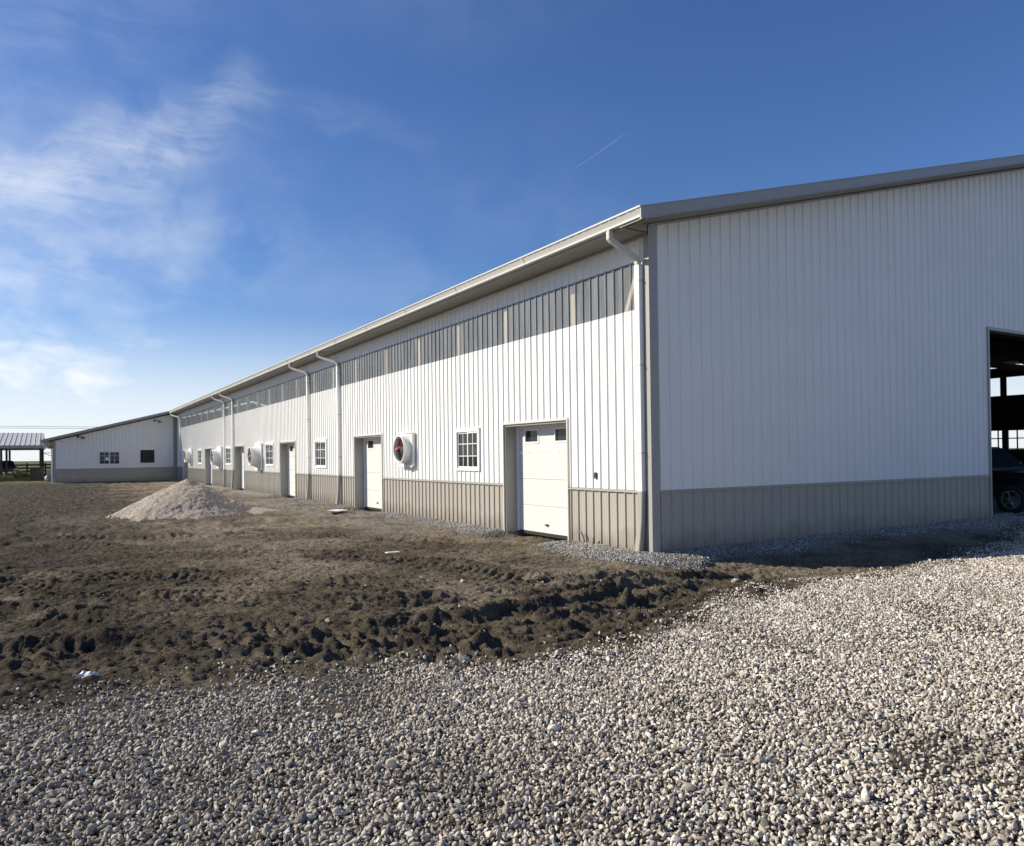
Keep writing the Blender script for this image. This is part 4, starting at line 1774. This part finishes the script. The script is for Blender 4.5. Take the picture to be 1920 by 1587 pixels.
def jitter(x0, x1, y0, y1, step):
    gx = np.arange(x0, x1, step)
    gy = np.arange(y0, y1, step)
    X, Y = np.meshgrid(gx, gy)
    X = (X + RNG.uniform(-.5, .5, X.shape) * step).ravel()
    Y = (Y + RNG.uniform(-.5, .5, Y.shape) * step).ravel()
    return X, Y


def in_view(x, y, marg=3.6):
    """keep stones the photograph, or a step to its side, could see"""
    dx, dy = x - CAM.x, y - CAM.y
    z_ = dx * fw.x + dy * fw.y
    s_ = dx * rt.x + dy * rt.y
    return (z_ > 1.2) & (np.abs(s_) < z_ * .70 + marg)


PALES = stone_set('pale_stones', PALE, 9, 14)
GREYC = stone_set('grey_stones', GREYS, 8, 10, 1)

def dens_pad(x, y):
    s = pad_signed(x, y)
    s = s + .35 * fbm(x, y, 1.7, 4, 311)
    wide = sstep(-1.5, 1.5, x)
    edge = sstep(.6 + .9 * wide, -.35 - .6 * wide, s) ** (1 + wide)
    # muddy patches worn through the stone
    p = fbm(x, y, .55, 4, 301)
    worn = sstep(.18, .62, p) * .5
    left = sstep(-5.6, -9.0, x) * sstep(-5.6, -3.8, y) * .55
    return np.clip(edge * (1 - worn) - left * edge, 0, 1), worn


for step, smin, smax, lift, keep in ((.028, .011, .022, .004, 1.0), (.037, .013, .026, .011, .72), (.024, .005, .010, .001, .5)):
    X, Y = jitter(-13.5, 18, -10, 1.2, step)
    k = in_view(X, Y)
    X, Y = X[k], Y[k]
    dn, worn = dens_pad(X, Y)
    far = np.hypot(X - CAM.x, Y - CAM.y)
    pr = dn * keep
    if smax < .012:
        pr = pr * (far < 6.5)
    k = (RNG.uniform(0, 1, len(X)) < pr) & ~((X > -.05) & (Y > -.15))
    X, Y, worn = X[k], Y[k], worn[k]
    Z = gheight(X, Y)
    S = smin + (smax - smin) * RNG.beta(1.6, 2.4, len(X))
    big = RNG.uniform(0, 1, len(X)) < .035
    S = np.where(big & (smax > .02), S * 1.7, S)
    scatter('pale_gravel', X, Y, Z + lift + S * .25 - worn * .012, S, PALES, 14)

# crushed stone banked along the walls
X, Y = jitter(-3.2, 14, -2.6, 26, .034)
k = in_view(X, Y)
X, Y = X[k], Y[k]
bf = backfill(X, Y)
k = (RNG.uniform(0, 1, len(X)) < bf * 1.1 * np.where(Y > 12, .7, 1)) & ~((X > -.06) & (Y > -.06))
X, Y = X[k], Y[k]
Z = gheight(X, Y)
S = .012 + .015 * RNG.beta(1.6, 2.4, len(X))
scatter('wall_gravel', X, Y, Z + S * .3 + .004, S, GREYC, 10)

# stones strewn over the mud
NS = 9000
X = RNG.uniform(-11.5, 12, NS)
Y = -4.8 + 14 * RNG.beta(1, 3.4, NS)
dn, _ = dens_pad(X, Y)
pd = pad_signed(X, Y)
k = in_view(X, Y) & (RNG.uniform(0, 1, NS) < np.clip(.07 + .95 * np.exp(-np.clip(pd, 0, 9) / .55), 0, 1)) & (wall_dist(X, Y) > .2) & ~((X > 0) & (Y > 0))
X, Y = X[k], Y[k]
Z = gheight(X, Y)
S = .008 + .020 * RNG.beta(1.3, 3, len(X))
scatter('strewn_stone', X, Y, Z + S * .2, S, PALES, 14)


CLOD = stone_mat('turned_soil', [(0, (.045, .034, .024)), (.4, (.095, .073, .050)), (.75, (.15, .118, .085)), (1, (.22, .18, .13))], .95, (.07, .054, .038))
CLODS = stone_set('soil_lumps', CLOD, 7, 8, 2)
X, Y = jitter(-12.5, 3.5, -4.8, 9, .045)
_i = np.clip(np.searchsorted(xs, X), 0, nx - 1)
_j = np.clip(np.searchsorted(ys, Y), 0, ny - 1)
cd = GC[_j, _i]
k = in_view(X, Y) & (RNG.uniform(0, 1, len(X)) < cd * .40 + .34 * GM[_j, _i]) & ~((X > -.9) & (Y > -1.0))
X, Y = X[k], Y[k]
S = .005 + .042 * RNG.beta(.9, 5.0, len(X)) * (.50 + .55 * cd[k])
scatter('mud_clods', X, Y, gheight(X, Y) + S * .15, S, CLODS, 8, tilt=.8)


an = RNG.uniform(0, 6.283, 1500)
ra = 2.05 + RNG.normal(0, .38, 1500)
X, Y = PILE[0] + ra * .88 * np.cos(an), PILE[1] + ra * np.sin(an)
S = .012 + .035 * RNG.beta(1.2, 4, 1500)
scatter('heap_spill', X, Y, gheight(X, Y) + S * .3 + .02, S, PALES, 14)


# ------------------------------------------------------------------ litter and single stones on the mud
def gz(x, y):
    return float(gheight(np.array([x]), np.array([y]))[0])


def crumple(name, x, y, r, h, label, cat, mt=SCRAP, seed=1, flat=False):
    rg = random.Random(seed)
    bm = bmesh.new()
    bmesh.ops.create_icosphere(bm, subdivisions=3, radius=1)
    for v in bm.verts:
        p = v.co.copy()
        k = 1 + .32 * math.sin(p.x * 5 + seed) * math.sin(p.y * 4.3 + seed * 2) + rg.uniform(-.14, .14)
        v.co = Vector((p.x * r * k * 1.3, p.y * r * k * .85, max(-.2, p.z) * h * k))
    me_ = bpy.data.meshes.new(name)
    bm.to_mesh(me_)
    bm.free()
    me_.materials.append(mt)
    o = bpy.data.objects.new(name, me_)
    o.location = (x, y, gz(x, y) + h * .25)
    o.rotation_euler = (rg.uniform(-.2, .2), rg.uniform(-.2, .2), rg.uniform(0, 6))
    link(o)
    return tag(o, label, cat)


crumple('plastic_scrap', -8.72, -2.82, .055, .05, 'crumpled white plastic scrap on dark mud at the lower left, above the gravel edge', 'litter', seed=3)
b = MB()
b.box(-.16, .16, -.035, .035, 0, .02)
o = b.build('board_offcut', SCRAP, bevel=.004)
o.location = (-3.62, 3.05, gz(-3.62, 3.05) + .03)
o.rotation_euler = (.08, .05, .35)
tag(o, 'narrow white board offcut on the mud in front of the two nearest doors', 'board')
b = MB()
b.box(-.45, .45, -.18, .18, 0, .03)
o = b.build('board_offcut', SCRAP, bevel=.004)
o.location = (-1.25, 13.4, gz(-1.25, 13.4) + .05)
o.rotation_euler = (.05, .03, .9)
tag(o, 'flat pale panel offcut on the ground before the second door from the near corner', 'board')


def rock(x, y, r, label, seed, mt=PALE):
    me_ = stone_mesh(seed, 10, 3, .75)
    me_.materials.append(mt)
    o = bpy.data.objects.new('stone', me_)
    o.scale = (r, r, r)
    o.location = (x, y, gz(x, y) + r * .35)
    o.rotation_euler = (.2, .3, seed)
    link(o)
    tag(o, label, 'stone')


rock(-5.87, -4.08, .062, 'fist-sized pale stone standing on the gravel edge below the churned mud', 31)
rock(-3.95, -.35, .05, 'lone white stone on bare tan soil out from the nearest door', 32)
rock(-6.35, -1.75, .05, 'pale stone half sunk among dark clods in the middle of the mud', 33)
rock(-.75, -2.55, .07, 'pale stone on brown soil off the barn corner, just beyond the gravel edge', 34)
rock(-7.55, 2.4, .05, 'small white stone beside the dark wheel track at the left of the yard', 35)

# ------------------------------------------------------------------ weeds at the far left
def weed(x, y, n_, h, w, label, seed, cols=((.10, .12, .03), (.20, .19, .06))):
    rg = random.Random(seed)
    b = MB()
    for k in range(n_):
        a_ = rg.uniform(0, 6.28)
        r_ = w * math.sqrt(rg.random())
        px, py = r_ * math.cos(a_), r_ * math.sin(a_) * .7
        hh = h * rg.uniform(.4, 1.0) * (1 - .5 * r_ / w)
        lean = (rg.uniform(-.3, .3), rg.uniform(-.3, .3))
        ww = rg.uniform(.015, .04)
        t = rg.uniform(0, 3.14)
        c_, s_ = math.cos(t) * ww, math.sin(t) * ww
        b.add([(px - c_, py - s_, 0), (px + c_, py + s_, 0), (px + lean[0] * hh * .4 + c_ * .8, py + lean[1] * hh * .4 + s_ * .8, hh * .6), (px + lean[0] * hh, py + lean[1] * hh, hh), (px + lean[0] * hh * .4 - c_ * .8, py + lean[1] * hh * .4 - s_ * .8, hh * .6)], [(0, 1, 2, 4), (4, 2, 3)])
    nm = 'weed_leaf_%d' % seed
    o = b.build('weed_clump', mat(nm, cols[0] if seed % 2 else cols[1], .7, var=.5, vscale=4), fix=False)
    o.location = (x, y, -.05)
    return o


for k, (x, y, n_, h, w, lab) in enumerate(((-12.1, 80.5, 900, 1.25, 1.0, 'tall yellow-green weed clump in front of the shelter, nearest the dark cabinet'), (-13.6, 79.5, 700, .7, 1.2, 'low green weed clump at the frame edge before the shelter'), (-11.2, 81.5, 500, .8, .8, 'low yellowish weed clump between the tall weeds and the dark cabinet'))):
    tag(weed(x, y, n_, h, w, lab, k + 1), lab, 'weeds', 'weeds before the shelter')
X, Y = jitter(-24, -9.6, 70, 104, .3)
b = MB()
rg = random.Random(5)
for x, y in zip(X, Y):
    for _ in range(3):
        hh = rg.uniform(.08, .3)
        px, py = x + rg.uniform(-.15, .15), y + rg.uniform(-.15, .15)
        lx, ly = rg.uniform(-.1, .1), rg.uniform(-.1, .1)
        b.add([(px - .02, py, -.08), (px + .02, py, -.08), (px + lx, py + ly, hh - .05)], [(0, 1, 2)])
tag(b.build('rough_grass', mat('rough_grass', (.13, .13, .05), .8, var=.5, vscale=.8), fix=False), kind='stuff')
